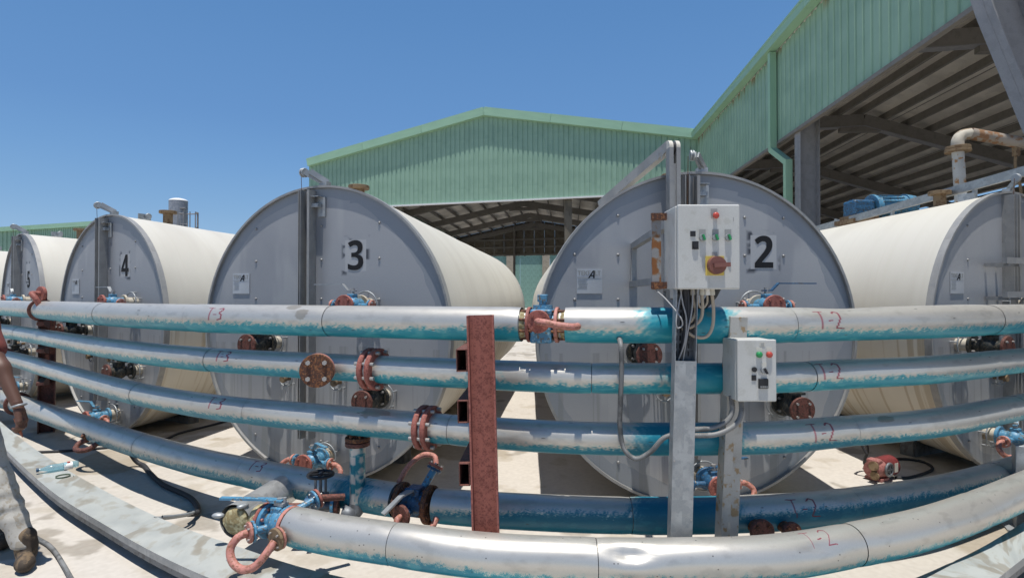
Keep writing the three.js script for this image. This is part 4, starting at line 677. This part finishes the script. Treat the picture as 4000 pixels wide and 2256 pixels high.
// ------------------------------------------------------------------ fittings on the tanks
{ // bent pulley mast on tank 2
  const o = onTank(2, -0.246, 0, 0.10), t = thing('pulley_mast', 'grey inverted V mast rising over the tank number two', 'mast', V(o.x, 0, o.z), tankYaw(2));
  const w = 0.082, h = 0.05;
  const legTop = 2.76, g = [];
  mesh('upright', [box(w * 0.36, 1.05, 0.07, -w * 0.31, legTop - 0.56, 0), box(w * 0.36, 1.05, 0.07, w * 0.31, legTop - 0.56, 0), box(w * 0.3, 0.95, 0.05, 0, legTop - 0.62, 0)], M.tankGrey, t);
  for (const s of [-1, 1]) mesh('cheek', [cyl(V(s * w * 0.31 - 0.014, legTop - 0.03, -0.02), V(s * w * 0.31 + 0.014, legTop - 0.03, -0.02), 0.055, 0.055, 26)], M.cream, t);
  mesh('wheel', [cyl(V(-0.011, legTop - 0.03, -0.02), V(0.011, legTop - 0.03, -0.02), 0.046, 0.046, 26)], M.black, t);
  const far = V(-0.32, 2.44, -0.75);
  mesh('brace', [bar(V(-0.012, legTop - 0.01, -0.03), far, 0.055, 0.07)], M.tankGrey, t);
  mesh('foot_bracket', [box(0.06, 0.05, 0.14, 0, 1.75, -0.06), box(0.06, 0.05, 0.14, 0, 2.2, -0.06)], M.tankGrey, t);
  mesh('numbering', [text('17', 0.06, 'reg').rotateY(-1.2).translate(-0.075, legTop - 0.07, -0.06)], M.galv, t);
}
{ // rail, motor, riser on the right tank
  const t = thing('flat_rail', 'long grey flat rail sloping across the top right tank', 'rail', P(4.455, 2.70, 4.9));
  mesh('rail_bar', [bar(V(-0.02, 0.085, 0.6), V(0.10, -0.02, -3.5), 0.035, 0.085)], M.galv, t); for (const q of [0.15, 0.5, 0.85]) mesh('stand', [box(0.03, 0.24, 0.03, 0.10 * q, -0.06, -3.5 * q)], M.galv, t);
  const m = thing('blue_motor', 'blue geared electric motor on top of the right tank', 'motor', P(4.98, 2.64, 7.6), 0.06); m.scale.setScalar(1.15);
  mesh('motor_body', [cyl(V(-0.08, 0.2, 0), V(0.30, 0.23, 0), 0.12, 0.12, 28)], M.blue, m); const fins = []; for (let i = 0; i < 16; i++) { const a = i / 16 * 6.2832; fins.push(box(0.26, 0.006, 0.02, 0.10, 0, 0.128).rotateX(a).translate(0, 0.215, 0)); } mesh('cooling_fins', fins, M.blue, m);
  mesh('fan_cover', [cyl(V(0.28, 0.23, 0), V(0.40, 0.235, 0), 0.135, 0.115, 28)], M.blue, m); mesh('front_flange', [disc(V(-0.1, 0.2, 0), V(1, 0.06, 0), 0.155, 0.035, 32)], M.blue, m);
  mesh('gearbox', [box(0.26, 0.22, 0.22, -0.26, 0.17, 0, 0.03), cyl(V(-0.36, 0.18, 0), V(-0.16, 0.18, 0), 0.115, 0.115, 18)], M.blueDark, m); mesh('base_plate', [box(0.7, 0.05, 0.34, -0.1, 0.03, 0), box(0.3, 0.1, 0.26, -0.26, 0.05, 0)], M.ochreRust, m);
  const v = thing('vent_riser', 'rust streaked vent pipe with elbow above the right tank', 'pipe', P(5.02, 2.5, 6.3));
  const rp = worn([176, 176, 172], [150, 104, 60], { seed: 44, scale: 5, amt: 0.36, rough: 0.65 });
  mesh('riser', [cyl(V(0.03, 0, 0), V(-0.015, 0.80, 0), 0.060, 0.058, 24)], rp, v); mesh('flange', [disc(V(-0.015, 0.81, 0), V(0, 1, 0), 0.125, 0.03, 30)], M.ochreRust, v); mesh('flange', [disc(V(-0.015, 0.845, 0), V(0, 1, 0), 0.12, 0.03, 30)], M.ochreRust, v);
  mesh('elbow', [tube([V(-0.015, 0.85, 0), V(-0.012, 0.93, 0), V(0.035, 0.985, 0.0), V(0.12, 1.0, 0.02)], 0.062, 20, 20)], M.lagging, v); mesh('arm', [cyl(V(0.11, 1.0, 0.02), V(0.75, 0.83, 0.14), 0.064, 0.062, 22)], worn([146, 136, 124], [126, 90, 60], { seed: 45, scale: 5, amt: 0.4, rough: 0.7 }), v); mesh('hanger', [box(0.05, 0.14, 0.05, 0.55, 0.8, 0.1), tube([V(0.55, 0.78, 0.1), V(0.54, 0.6, 0.1), V(0.58, 0.35, 0.12), V(0.56, 0.05, 0.12)], 0.014, 20, 6)], M.ochreRust, v);
  const l = thing('gauge_guard_frame', 'grey bracket frame with two bars on the right tank face', 'frame', onTank(1, -0.05, 0, 0.14), tankYaw(1));
  for (const y of [0.592, 0.315]) mesh('cross_bar', [box(0.86, 0.05, 0.035, 0.02, y, 0.0)], M.tankGrey, l); for (const y of [0.592, 0.315]) for (const x of [-0.36, -0.2]) mesh('stub', [box(0.03, 0.03, 0.16, x, y - 0.03, -0.07)], M.tankGrey, l);
  mesh('upright', [box(0.035, 2.0, 0.03, 0.17, 0.1, 0.0)], M.galv, l); mesh('upright', [box(0.035, 2.0, 0.03, 0.28, 0.1, 0.0)], M.black, l);
}
{ // tall vessel with caged ladder, beyond tank 4
  const t = thing('vertical_vessel', 'grey upright vessel with caged ladder standing behind the tanks', 'vessel', P(-11.88, 0, 20));
  const vg = worn([150, 154, 160], [134, 138, 146], { seed: 46, rough: 0.5, metal: 0.2 });
  mesh('shell', [cyl(V(0, 0, 0), V(0, 5.02, 0), 0.30, 0.30, 32)], vg, t); mesh('dome', [new THREE.SphereGeometry(0.305, 28, 8, 0, 6.2832, 0, Math.PI / 2).scale(1, 0.35, 1).translate(0, 5.02, 0)], M.white, t);
  const lg = []; for (const x of [0.42, 0.82]) lg.push(cyl(V(x * 0.6 + 0.02, 0, 0.32), V(x * 0.6 + 0.02, 4.3, 0.32), 0.02, 0.02, 8)); mesh('ladder_rails', lg, M.steelGrey, t);
  for (let i = 0; i < 15; i++) mesh('rung', [cyl(V(0.27, 0.25 + i * 0.28, 0.32), V(0.51, 0.25 + i * 0.28, 0.32), 0.012, 0.012, 6)], M.steelGrey, t);
  for (const y of [2.6, 3.3, 4.02, 4.55]) mesh('cage_hoop', [new THREE.TorusGeometry(0.36, 0.022, 6, 26, Math.PI * 1.3).rotateX(Math.PI / 2).rotateY(-2.4).translate(0.55, y, 0.45)], M.steelGrey, t);
  for (let i = 0; i < 6; i++) { const a = -0.9 + i * 0.55; mesh('cage_bar', [cyl(V(0.55 + Math.cos(a) * 0.36, 2.6, 0.45 + Math.sin(a) * 0.36), V(0.55 + Math.cos(a) * 0.36, 4.55, 0.45 + Math.sin(a) * 0.36), 0.018, 0.018, 6)], M.steelGrey, t); }
  mesh('bracket', [bar(V(0.2, 4.2, 0.22), V(-0.12, 4.1, 0.29), 0.03, 0.03), box(0.2, 0.04, 0.1, 0.3, 4.75, 0.2)], M.steelGrey, t);
}

// ------------------------------------------------------------------ sheds
function ribSheet(o, u, w, up, len, ribs, dep, botF, topF) { // ribbed cladding: o origin, u along (unit), up axis from botF(s) to topF(s)
  const n = V(0, 0, 0).crossVectors(u, V(0, 1, 0)).multiplyScalar(-1), pts = [], step = w / ribs;
  for (let i = 0; i < ribs; i++) pts.push([i * step, 0], [i * step + step * 0.62, 0], [i * step + step * 0.70, dep], [i * step + step * 0.92, dep]);
  pts.push([w, 0]);
  const pos = [], uv = [], idx = [];
  for (const [s, d] of pts) for (const q of [0, 1]) { const y = q ? topF(s) : botF(s); pos.push(o.x + u.x * s + n.x * d, y, o.z + u.z * s + n.z * d); uv.push(s * 0.5, y * 0.5); }
  for (let i = 0; i < pts.length - 1; i++) { const a = i * 2; idx.push(a, a + 2, a + 1, a + 1, a + 2, a + 3); }
  const g = new THREE.BufferGeometry(); g.setAttribute('position', new THREE.Float32BufferAttribute(pos, 3)); g.setAttribute('uv', new THREE.Float32BufferAttribute(uv, 2)); g.setIndex(idx); const h = g.toNonIndexed(); h.computeVertexNormals(); return h;
}
function quad(a, b, c, d, th, s = 1) { // slab with thickness th below a,b,c,d
  const v = [a, b, c, d], lo = v.map(p => p.clone().setY(p.y - th)), F = [[v[0], v[1], v[2], v[3]], [lo[3], lo[2], lo[1], lo[0]], [v[1], v[0], lo[0], lo[1]], [v[2], v[1], lo[1], lo[2]], [v[3], v[2], lo[2], lo[3]], [v[0], v[3], lo[3], lo[0]]], pos = [], uv = [];
  for (const f of F) { const l = f[0].distanceTo(f[1]) * s, m = f[1].distanceTo(f[2]) * s, q = [[0, 0], [l, 0], [l, m], [0, m]]; for (const i of [0, 1, 2, 0, 2, 3]) { pos.push(f[i].x, f[i].y, f[i].z); uv.push(q[i][0] * 0.1, q[i][1] * 0.1); } }
  const g = new THREE.BufferGeometry(); g.setAttribute('position', new THREE.Float32BufferAttribute(pos, 3)); g.setAttribute('uv', new THREE.Float32BufferAttribute(uv, 2)); g.computeVertexNormals(); return g;
}
{ // gabled shed in the middle: t across the front, k into the depth
  const base = P(-9.0, 0, 24.9), t = thing('gable_shed', 'open green gabled shed behind the tanks in the middle', 'shed', base);
  const W = 16.4, ux = 0.9634, ud = -0.2683, vx = 0.101, vd = 0.9949;
  const C = (s, y, k) => V(s * ux + k * vx, y, -(s * ud + k * vd)), u = V(ux, 0, -ud);
  const eave = 7.5, apex = 9.05, roofY = s => s < W / 2 ? eave + (apex - eave) * s / (W / 2) : apex - (apex - eave) * (s - W / 2) / (W / 2), bot = 5.47;
  const n = 16, pw = W / n;
  for (let i = 0; i < n; i++) { const g = ribSheet(C(i * pw, 0, 0), u, pw, 0, 0, 5, 0.024, () => bot, s => roofY(i * pw + s) - 0.02); mesh('cladding_panel', [g], M.green, t); }
  mesh('lower_trim', [bar(C(0, bot - 0.03, -0.03), C(W, bot - 0.03, -0.03), 0.12, 0.06)], M.white, t);
  for (const [a, b] of [[0, W / 2], [W / 2, W]]) for (let i = 0; i < 3; i++) { const s0 = a + (b - a) * i / 3, s1 = a + (b - a) * (i + 1) / 3; mesh('verge_flashing', [bar(C(s0 + (i ? 0.01 : 0), roofY(s0) + 0.02, -0.07), C(s1, roofY(s1) + 0.02, -0.07), 0.24, 0.33)], M.greenTrim, t); }
  // roof: two slopes, purlins, portal frames
  const L = 32.4, D = 0.12;
  mesh('roof_sheet', [quad(C(0, eave, 0), C(W / 2, apex, 0), C(W / 2, apex, L), C(0, eave, L), 0.05)], M.liner, t); mesh('roof_sheet', [quad(C(W / 2, apex, 0), C(W, eave, 0), C(W, eave, L), C(W / 2, apex, L), 0.05)], M.liner, t);
  for (let i = 0; i < 7; i++) for (const s of [W / 2 * (i + 0.4) / 7, W - W / 2 * (i + 0.4) / 7]) mesh('purlin', [bar(C(s, roofY(s) - 0.17, 0.1), C(s, roofY(s) - 0.17, L - 0.1), 0.07, 0.2)], M.frameSteel, t);
  for (let k = 0.25; k < L; k += 6.4) {
    const fr = mesh('portal_rafter', [bar(C(0.1, eave - 0.52, k), C(W / 2, apex - 0.52, k), 0.2, 0.44), bar(C(W / 2, apex - 0.52, k), C(W - 0.1, eave - 0.52, k), 0.2, 0.44), bar(C(W / 2 - 1.1, apex - 0.95, k), C(W / 2 + 1.1, apex - 0.95, k), 0.18, 0.24)], M.frameSteel, t);
    for (const s of [0.15, W - 0.15]) mesh('column', [bar(C(s, 0, k), C(s, eave - 0.4, k), 0.25, 0.4)], M.frameSteel, t);
  }
  for (const s of [4.35, 11.6]) mesh('front_post', [bar(C(s, 0, 0.25), C(s, bot, 0.25), 0.28, 0.28)], M.interior, t, 'pale post under the gable cladding');
  // back gable, open below, with its rails; ceiling-high side skirts
  const bw = []; for (let i = 0; i < 16; i++) mesh('back_panel', [quad(C(i * pw, roofY(i * pw) - 0.06, L), C((i + 1) * pw - 0.01, roofY((i + 1) * pw - 0.01) - 0.06, L), C((i + 1) * pw - 0.01, roofY((i + 1) * pw - 0.01) - 0.06, L + 0.05), C(i * pw, roofY(i * pw) - 0.06, L + 0.05), Math.min(roofY(i * pw), roofY((i + 1) * pw)) - bot - 0.06)], M.interior, t);
  for (const y of [5.6, 6.35, 7.1]) mesh('girt', [bar(C(0.2, y, L - 0.12), C(W - 0.2, y, L - 0.12), 0.12, 0.16)], M.frameSteel, t);
  for (const s of [6.2]) mesh('rear_post', [bar(C(s, 0, L - 0.2), C(s, 8.4, L - 0.2), 0.22, 0.22)], M.frameSteel, t);
  for (const s of [0, W]) mesh('side_skirt', [quad(C(s, eave - 0.02, 0.05), C(s, eave - 0.02, L), C(s + 0.05, eave - 0.02, L), C(s + 0.05, eave - 0.02, 0.05), eave - bot)], M.green, t);
}
{ // long shed on the right: d along its side wall, a across
  const base = P(6.5, 0, 17), t = thing('side_shed', 'open sided shed with green fascia on the right', 'shed', base);
  const S = (d, y, a) => V(5.13 + 0.081 * d + a * 0.9967 - 6.5, y, -(d - a * 0.081) + 17);
  const bot = 5.25, top = 7.42, d0 = 1.6, d1 = 20.55, u = S(d0, 0, 0).sub(S(d1, 0, 0)).normalize();
  const stained = std({ roughness: 0.55, map: tex(1024, 256, (a, v) => { // rust washed down from the gutter fixings
    const g = mix([140, 171, 149], [128, 159, 138], clamp((fbm(a * 30, v * 6, 71) - 0.35) * 2)), r = smooth(0.56, 0.72, fbm(a * 150, v * 1.3, 172, 3)) * smooth(0.86, 0.99, v + 0.12 * (fbm(a * 60, 0.5, 173) - 0.5));
    return mix(mix(g, [112, 146, 126], smooth(0.55, 0.7, fbm(a * 120, v * 0.9, 174, 3)) * 0.25), [122, 92, 60], r * 0.7); }) });
  const fascia = (g, i) => { const p = g.attributes.position, q = g.attributes.uv; for (let k = 0; k < p.count; k++) q.setXY(k, (q.getX(k) * 2 + i * pw) / 20, (p.getY(k) - bot) / (top - bot)); return g; };
  const n = 19, L = (d1 - d0) * 1.0033, pw = L / n;
  for (let i = 0; i < n; i++) mesh('cladding_panel', [fascia(ribSheet(S(d1, 0, 0).addScaledVector(u, i * pw), u, pw, 0, 0, 4, 0.026, () => bot, () => top), i)], stained, t);
  mesh('bottom_trim', [bar(S(d1, bot - 0.03, 0.02), S(d0, bot - 0.03, 0.02), 0.10, 0.07)], M.frameSteel, t);
  for (let i = 0; i < 6; i++) { const a = d1 - (d1 - d0) * i / 6, b = d1 - (d1 - d0) * (i + 1) / 6 + 0.012; mesh('gutter', [bar(S(a, top + 0.05, -0.14), S(b, top + 0.05, -0.14), 0.22, 0.20), bar(S(a, top + 0.16, -0.25), S(b, top + 0.16, -0.25), 0.03, 0.05)], M.greenTrim, t); }
  mesh('downpipe', [bar(S(13.1, 7.35, -0.11), S(13.1, 5.05, -0.11), 0.15, 0.12), bar(S(13.1, 5.08, -0.11), S(12.35, 4.62, -0.06), 0.15, 0.12), bar(S(12.35, 4.66, -0.06), S(12.35, 0, -0.06), 0.15, 0.12)], M.greenTrim, t);
  const ridge = 4.4, wide = 11, under = a => a < ridge ? 6.80 + 0.036 * a : 6.96 - 0.30 * (a - ridge);
  const e0 = 0.6, e1 = 35;
  for (const [a0, a1] of [[0, ridge], [ridge, wide]]) mesh('roof_sheet', [quad(S(e0, under(a0) + 0.62, a0), S(e0, under(a1) + 0.62, a1), S(e1, under(a1) + 0.62, a1), S(e1, under(a0) + 0.62, a0), 0.05)], M.liner, t);
  for (let a = 0.3; a < wide; a += 0.68) mesh('purlin', [bar(S(e0 + 0.1, under(a) + 0.47, a), S(e1 - 0.1, under(a) + 0.47, a), 0.09, 0.2)], M.frameSteel, t);
  for (const d of [6.35, 12.1, 17.9, 23.6, 29.3]) {
    mesh('portal_rafter', [bar(S(d, under(0) + 0.18, 0.1), S(d, under(ridge) + 0.18, ridge), 0.18, 0.36), bar(S(d, under(ridge) + 0.18, ridge), S(d, under(wide) + 0.18, wide - 0.05), 0.18, 0.36), bar(S(d, under(ridge) - 0.08, ridge - 0.7), S(d, under(ridge) - 0.1, ridge + 0.5), 0.16, 0.2)], M.frameSteel, t);
    mesh('bottom_flange', [bar(S(d, under(0) - 0.01, 0.1), S(d, under(ridge) - 0.01, ridge), 0.24, 0.02), bar(S(d, under(ridge) - 0.01, ridge), S(d, under(wide) - 0.01, wide - 0.05), 0.24, 0.02)], M.steelGrey, t);
    const rake = d < 7 ? 1 : 0, foot = (g) => { const p = g.attributes.position; for (let i = 0; i < p.count; i++) p.setX(i, p.getX(i) + rake * Math.max(-0.42, 0.4 * (5.02 - p.getY(i)) - 0.38)); return g; };
    mesh('column', [foot(new THREE.BoxGeometry(0.40, under(0) + 0.1, 0.014, 1, 24, 1).translate(S(d, 0, 0.24).x, (under(0) + 0.1) / 2, S(d, 0, 0.24).z)), foot(new THREE.BoxGeometry(0.016, under(0) + 0.1, 0.24, 1, 24, 1).translate(S(d, 0, 0.05).x, (under(0) + 0.1) / 2, S(d, 0, 0.05).z)), foot(new THREE.BoxGeometry(0.016, under(0) + 0.1, 0.24, 1, 24, 1).translate(S(d, 0, 0.44).x, (under(0) + 0.1) / 2, S(d, 0, 0.44).z))], M.steelGrey, t);
    mesh('column', [bar(S(d, 0, wide - 0.2), S(d, under(wide), wide - 0.2), 0.25, 0.35)], M.steelGrey, t);
  }
  for (let i = 0; i < 17; i++) { const a = e0 + (e1 - e0) * i / 17, b = e0 + (e1 - e0) * (i + 1) / 17 - 0.01; mesh('far_wall_panel', [bar(S(a, (under(wide) + 2.9) / 2, wide + 0.03), S(b, (under(wide) + 2.9) / 2, wide + 0.03), 0.05, under(wide) - 1.9)], M.interior, t); }  // foot of the wall, out of view, left open to let light inside
  for (let i = 0; i < 11; i++) { const y = under(i + 0.5) + 0.45; mesh('end_wall_panel', [bar(S(e1, y / 2, i), S(e1, y / 2, i + 0.99), 0.05, y)], M.interior, t); }
  for (const a of [3.0, 5.2, 7.4]) mesh('sag_rod', [bar(S(e0, under(a) + 0.36, a), S(e1, under(a) + 0.36, a), 0.015, 0.015)], M.frameSteel, t);
}
{ // building seen through the back of the gabled shed
  const t = thing('teal_building', 'pale teal building with beige pilasters beyond the shed', 'building', P(1, 0, 66), -0.1);
  const c = worn([128, 164, 152], [118, 152, 142], { seed: 51, rough: 0.7 }), bge = worn([168, 158, 140], [150, 140, 122], { seed: 52, rough: 0.8 });
  for (let i = 0; i < 8; i++) mesh('wall_panel', [box(3.46, 6.4, 0.2, -12.3 + i * 3.5, 3.2, 0)], c, t);
  for (let i = 0; i < 6; i++) mesh('pilaster', [box(0.85, 6.5, 0.5, -9.6 + i * 4.2, 3.25, 0.15)], bge, t);
  mesh('roof', [box(28.4, 0.2, 9, 0, 6.55, -4.2)], M.greenTrim, t);
}
{ // shed at the far left
  const t = thing('distant_shed', 'green shed roofline beyond the tanks at far left', 'shed', P(-28.98, 0, 34), -0.35);
  for (let i = 0; i < 5; i++) mesh('cladding_panel', [ribSheet(V(i * 1.2, 0, 0), V(1, 0, 0), 1.2, 0, 0, 6, 0.035, () => 0, () => 5.7)], M.green, t);
  const dir = V(-0.75, 0, 0.66); for (let i = 0; i < 7; i++) mesh('cladding_panel', [ribSheet(dir.clone().multiplyScalar((i + 1) * 1.2), dir.clone().multiplyScalar(-1), 1.2, 0, 0, 6, 0.035, () => 0, s => 5.7 - 0.12 * ((i + 1) * 1.2 - s))], M.green, t);
  mesh('verge_flashing', [bar(V(0, 5.75, 0.05), V(6, 5.75, 0.05), 0.2, 0.26)], M.greenTrim, t); mesh('verge_flashing', [bar(V(0, 5.75, 0.06), dir.clone().multiplyScalar(8.4).add(V(0, 4.74, 0.06)), 0.2, 0.26)], M.greenTrim, t);
  mesh('roof', [quad(V(0, 5.6, -0.1), V(6, 5.6, -0.1), V(6, 5.4, -9), V(-6, 4.4, -5), 0.1)], M.greenTrim, t);
}

// ------------------------------------------------------------------ person at the left edge
{
  const t = thing('person', 'person in pale dusty trousers holding a pen, cut off by the left edge', 'person', P(-3.25, GY, 3.41));
  // joints relative to the feet point: x right, y up, z toward the camera
  const J = { hip: V(-0.05, 0.92, 0.0), hipR: V(0.02, 0.90, 0.06), hipL: V(-0.12, 0.90, -0.06), kneeR: V(0.22, 0.49, 0.10), ankR: V(0.43, 0.10, 0.13), toeR: V(0.50, 0.045, 0.22), kneeL: V(-0.08, 0.48, -0.10), ankL: V(0.04, 0.10, -0.17), toeL: V(0.12, 0.045, -0.06), chest: V(-0.04, 1.22, 0.04), neck: V(-0.02, 1.46, 0.06), head: V(0.02, 1.60, 0.09), shR: V(0.14, 1.38, 0.12), elR: V(0.34, 1.14, 0.20), wrR: V(0.475, 0.925, 0.24), shL: V(-0.20, 1.38, -0.06), elL: V(-0.30, 1.12, -0.04), wrL: V(-0.28, 0.90, 0.06), haL: V(-0.27, 0.80, 0.09) };
  const cap = (p, a, b, ra, rb) => { const ba = b.clone().sub(a), h = clamp(p.clone().sub(a).dot(ba) / ba.lengthSq()); return p.distanceTo(a.clone().addScaledVector(ba, h)) - (ra + (rb - ra) * h); };
  const smin = (a, b, k) => { const h = clamp(0.5 + 0.5 * (b - a) / k); return b + (a - b) * h - k * h * (1 - h); };
  function field(bones, c, half, n, k, post) {
    const mc = new MarchingCubes(n, M.black, false, false, 120000); mc.isolation = 0; const p = V(0, 0, 0), hs = n / 2;
    for (let z = 0; z < n; z++) for (let y = 0; y < n; y++) for (let x = 0; x < n; x++) {
      p.set(c.x + (x - hs) / hs * half.x, c.y + (y - hs) / hs * half.y, c.z + (z - hs) / hs * half.z);
      let d = 9; for (const [a, b, ra, rb] of bones) d = smin(d, cap(p, a, b, ra, rb), k);
      if (post) d = post(d, p); mc.field[z * n * n + y * n + x] = -d;
    }
    mc.update(); const g = new THREE.BufferGeometry(), q = mc.positionArray.slice(0, mc.count * 3); g.setAttribute('position', new THREE.BufferAttribute(q, 3)); g.scale(half.x, half.y, half.z); g.translate(c.x, c.y, c.z); g.setAttribute('uv', new THREE.Float32BufferAttribute(new Float32Array(mc.count * 2), 2));
    for (let i = 0; i < mc.count; i++) g.attributes.uv.setXY(i, q[i * 3] * 2 + q[i * 3 + 2], q[i * 3 + 1] * 2); g.computeVertexNormals();
    const nr = new Float32Array(mc.normalArray.slice(0, mc.count * 3)); for (let i = 0; i < mc.count; i++) { const v = V(nr[i * 3] / half.x, nr[i * 3 + 1] / half.y, nr[i * 3 + 2] / half.z).normalize(); nr[i * 3] = v.x; nr[i * 3 + 1] = v.y; nr[i * 3 + 2] = v.z; } g.setAttribute('normal', new THREE.BufferAttribute(nr, 3)); return g;
  }
  const skin = std({ color: new THREE.Color(0.105, 0.048, 0.030), roughness: 0.55 });
  const cloth = worn([176, 172, 163], [152, 144, 130], { seed: 55, scale: 9, amt: 0.34, rough: 0.95, k: 2, bump: 0.002 }), shirt = worn([120, 62, 54], [100, 50, 46], { seed: 56, rough: 0.95 });
  const bodyBones = [[J.hip, J.chest, 0.12, 0.14], [J.chest, J.neck, 0.13, 0.06], [J.neck, J.head, 0.05, 0.085], [J.head, J.head.clone().add(V(0.02, -0.06, 0.03)), 0.092, 0.06], [J.shR, J.shL, 0.06, 0.06], [J.shR, J.elR, 0.05, 0.04], [J.elR, J.wrR, 0.04, 0.026], [J.shL, J.elL, 0.05, 0.04], [J.elL, J.wrL, 0.04, 0.026], [J.wrL, J.haL, 0.03, 0.03], [J.hipR, J.kneeR, 0.085, 0.055], [J.kneeR, J.ankR, 0.055, 0.036], [J.hipL, J.kneeL, 0.085, 0.055], [J.kneeL, J.ankL, 0.055, 0.036]];
  const bodyG = field(bodyBones, V(0.08, 0.92, 0.04), V(0.62, 0.95, 0.42), 84, 0.03);
  // right hand: palm, four curled fingers and a thumb holding the pen
  const w = J.wrR, dn = V(0.32, -0.94, 0.06).normalize(), sd = V(0.10, 0.03, 0.99).normalize(), fw = dn.clone().cross(sd).normalize();
  const H = (a, b, c) => w.clone().addScaledVector(dn, a).addScaledVector(sd, b).addScaledVector(fw, c), hb = [[w.clone().addScaledVector(dn, -0.03), H(0.02, 0, 0), 0.025, 0.024], [H(0.02, -0.012, 0), H(0.075, -0.022, 0), 0.02, 0.015], [H(0.02, 0.012, 0), H(0.075, 0.022, 0), 0.02, 0.015]];
  [[-0.027, 0.030, 0.022], [-0.009, 0.036, 0.026], [0.009, 0.034, 0.024], [0.026, 0.026, 0.018]].forEach(([s, l, m], i) => { hb.push([H(0.078, s, 0), H(0.078 + l, s, 0.012), 0.0095, 0.009], [H(0.078 + l, s, 0.012), H(0.078 + l + m * 0.5, s * 0.8, 0.012 + m), 0.0088, 0.008], [H(0.078 + l + m * 0.5, s * 0.8, 0.012 + m), H(0.078 + l, s * 0.7, 0.020 + m * 1.3), 0.008, 0.007]); });
  hb.push([H(0.025, -0.022, 0.005), H(0.06, -0.035, 0.028), 0.012, 0.010], [H(0.06, -0.035, 0.028), H(0.10, -0.02, 0.040), 0.010, 0.008]);
  const handG = field(hb, H(0.06, 0, 0.01), V(0.11, 0.11, 0.11), 56, 0.008);
  mesh('body', [bodyG, handG], skin, t);
  mesh('trousers', [field([[J.hip, J.hip.clone().add(V(0, 0.08, 0)), 0.15, 0.145], [J.hipR, J.kneeR, 0.105, 0.078], [J.kneeR, J.ankR, 0.076, 0.058], [J.hipL, J.kneeL, 0.105, 0.078], [J.kneeL, J.ankL, 0.076, 0.056]], V(0.12, 0.55, 0.02), V(0.48, 0.56, 0.40), 76, 0.025, (d, p) => Math.max(d + 0.010 * (vn(p.x * 16 + 9, p.y * 26, 12) - 0.5) * (p.y < 0.5 ? 1.6 : 0.8), 0.105 - p.y))], cloth, t);
  mesh('shirt', [field([[J.hip, J.chest, 0.15, 0.165], [J.chest, J.neck.clone().add(V(0, -0.05, 0)), 0.155, 0.09], [J.shR, J.shL, 0.085, 0.085], [J.shR, J.shR.clone().lerp(J.elR, 0.55), 0.08, 0.07], [J.shL, J.shL.clone().lerp(J.elL, 0.55), 0.08, 0.07]], V(-0.03, 1.2, 0.04), V(0.42, 0.42, 0.40), 56, 0.03)], shirt, t);
  mesh('hair', [field([[J.head.clone().add(V(-0.02, 0.03, -0.02)), J.head.clone().add(V(0.0, 0.035, 0.02)), 0.095, 0.09]], J.head.clone(), V(0.16, 0.16, 0.16), 36, 0.01, (d, p) => Math.max(d, J.head.y - 0.005 - p.y + (p.z - J.head.z) * 0.7))], M.black, t);
  const boots = worn([66, 56, 46], [110, 92, 70], { seed: 57, rough: 0.85 });
  for (const [a, b] of [[J.ankR, J.toeR], [J.ankL, J.toeL]]) { const heel = a.clone().add(a.clone().sub(b).setY(0).normalize().multiplyScalar(0.05)).setY(0.045); mesh('boot', [field([[a.clone().add(V(0, 0.06, 0)), a, 0.05, 0.05], [a, heel, 0.048, 0.044], [heel, b, 0.045, 0.04], [b, b.clone().add(b.clone().sub(a).setY(0).normalize().multiplyScalar(0.04)), 0.042, 0.032]], a.clone().setY(0.1), V(0.24, 0.17, 0.24), 48, 0.03, (d, p) => Math.max(d, 0.002 - p.y))], boots, t); }
  mesh('bracelet', [new THREE.TorusGeometry(0.034, 0.006, 8, 26).applyQuaternion(new THREE.Quaternion().setFromUnitVectors(V(0, 0, 1), dn)).translate(w.x - dn.x * 0.0, w.y + 0.01, w.z)], M.galv, t, 'silver bangle on the wrist');
  mesh('eyes', [new THREE.SphereGeometry(0.011, 10, 8).translate(J.head.x + 0.005, J.head.y - 0.01, J.head.z + 0.105), new THREE.SphereGeometry(0.011, 10, 8).translate(J.head.x + 0.06, J.head.y - 0.01, J.head.z + 0.09)], M.white, t);
  const pen = mesh(numbered('marker_pen'), [cyl(H(0.05, -0.012, 0.042), H(0.145, -0.006, 0.026), 0.007, 0.007, 12), cyl(H(0.145, -0.006, 0.026), H(0.165, -0.004, 0.023), 0.006, 0.002, 10)], std({ color: new THREE.Color(0.35, 0.10, 0.04), roughness: 0.5 }), scene);
  pen.position.copy(t.position); tag(pen, 'red marker pen held pointing down in the hand', 'pen');
}

renderer.render(scene, camera);
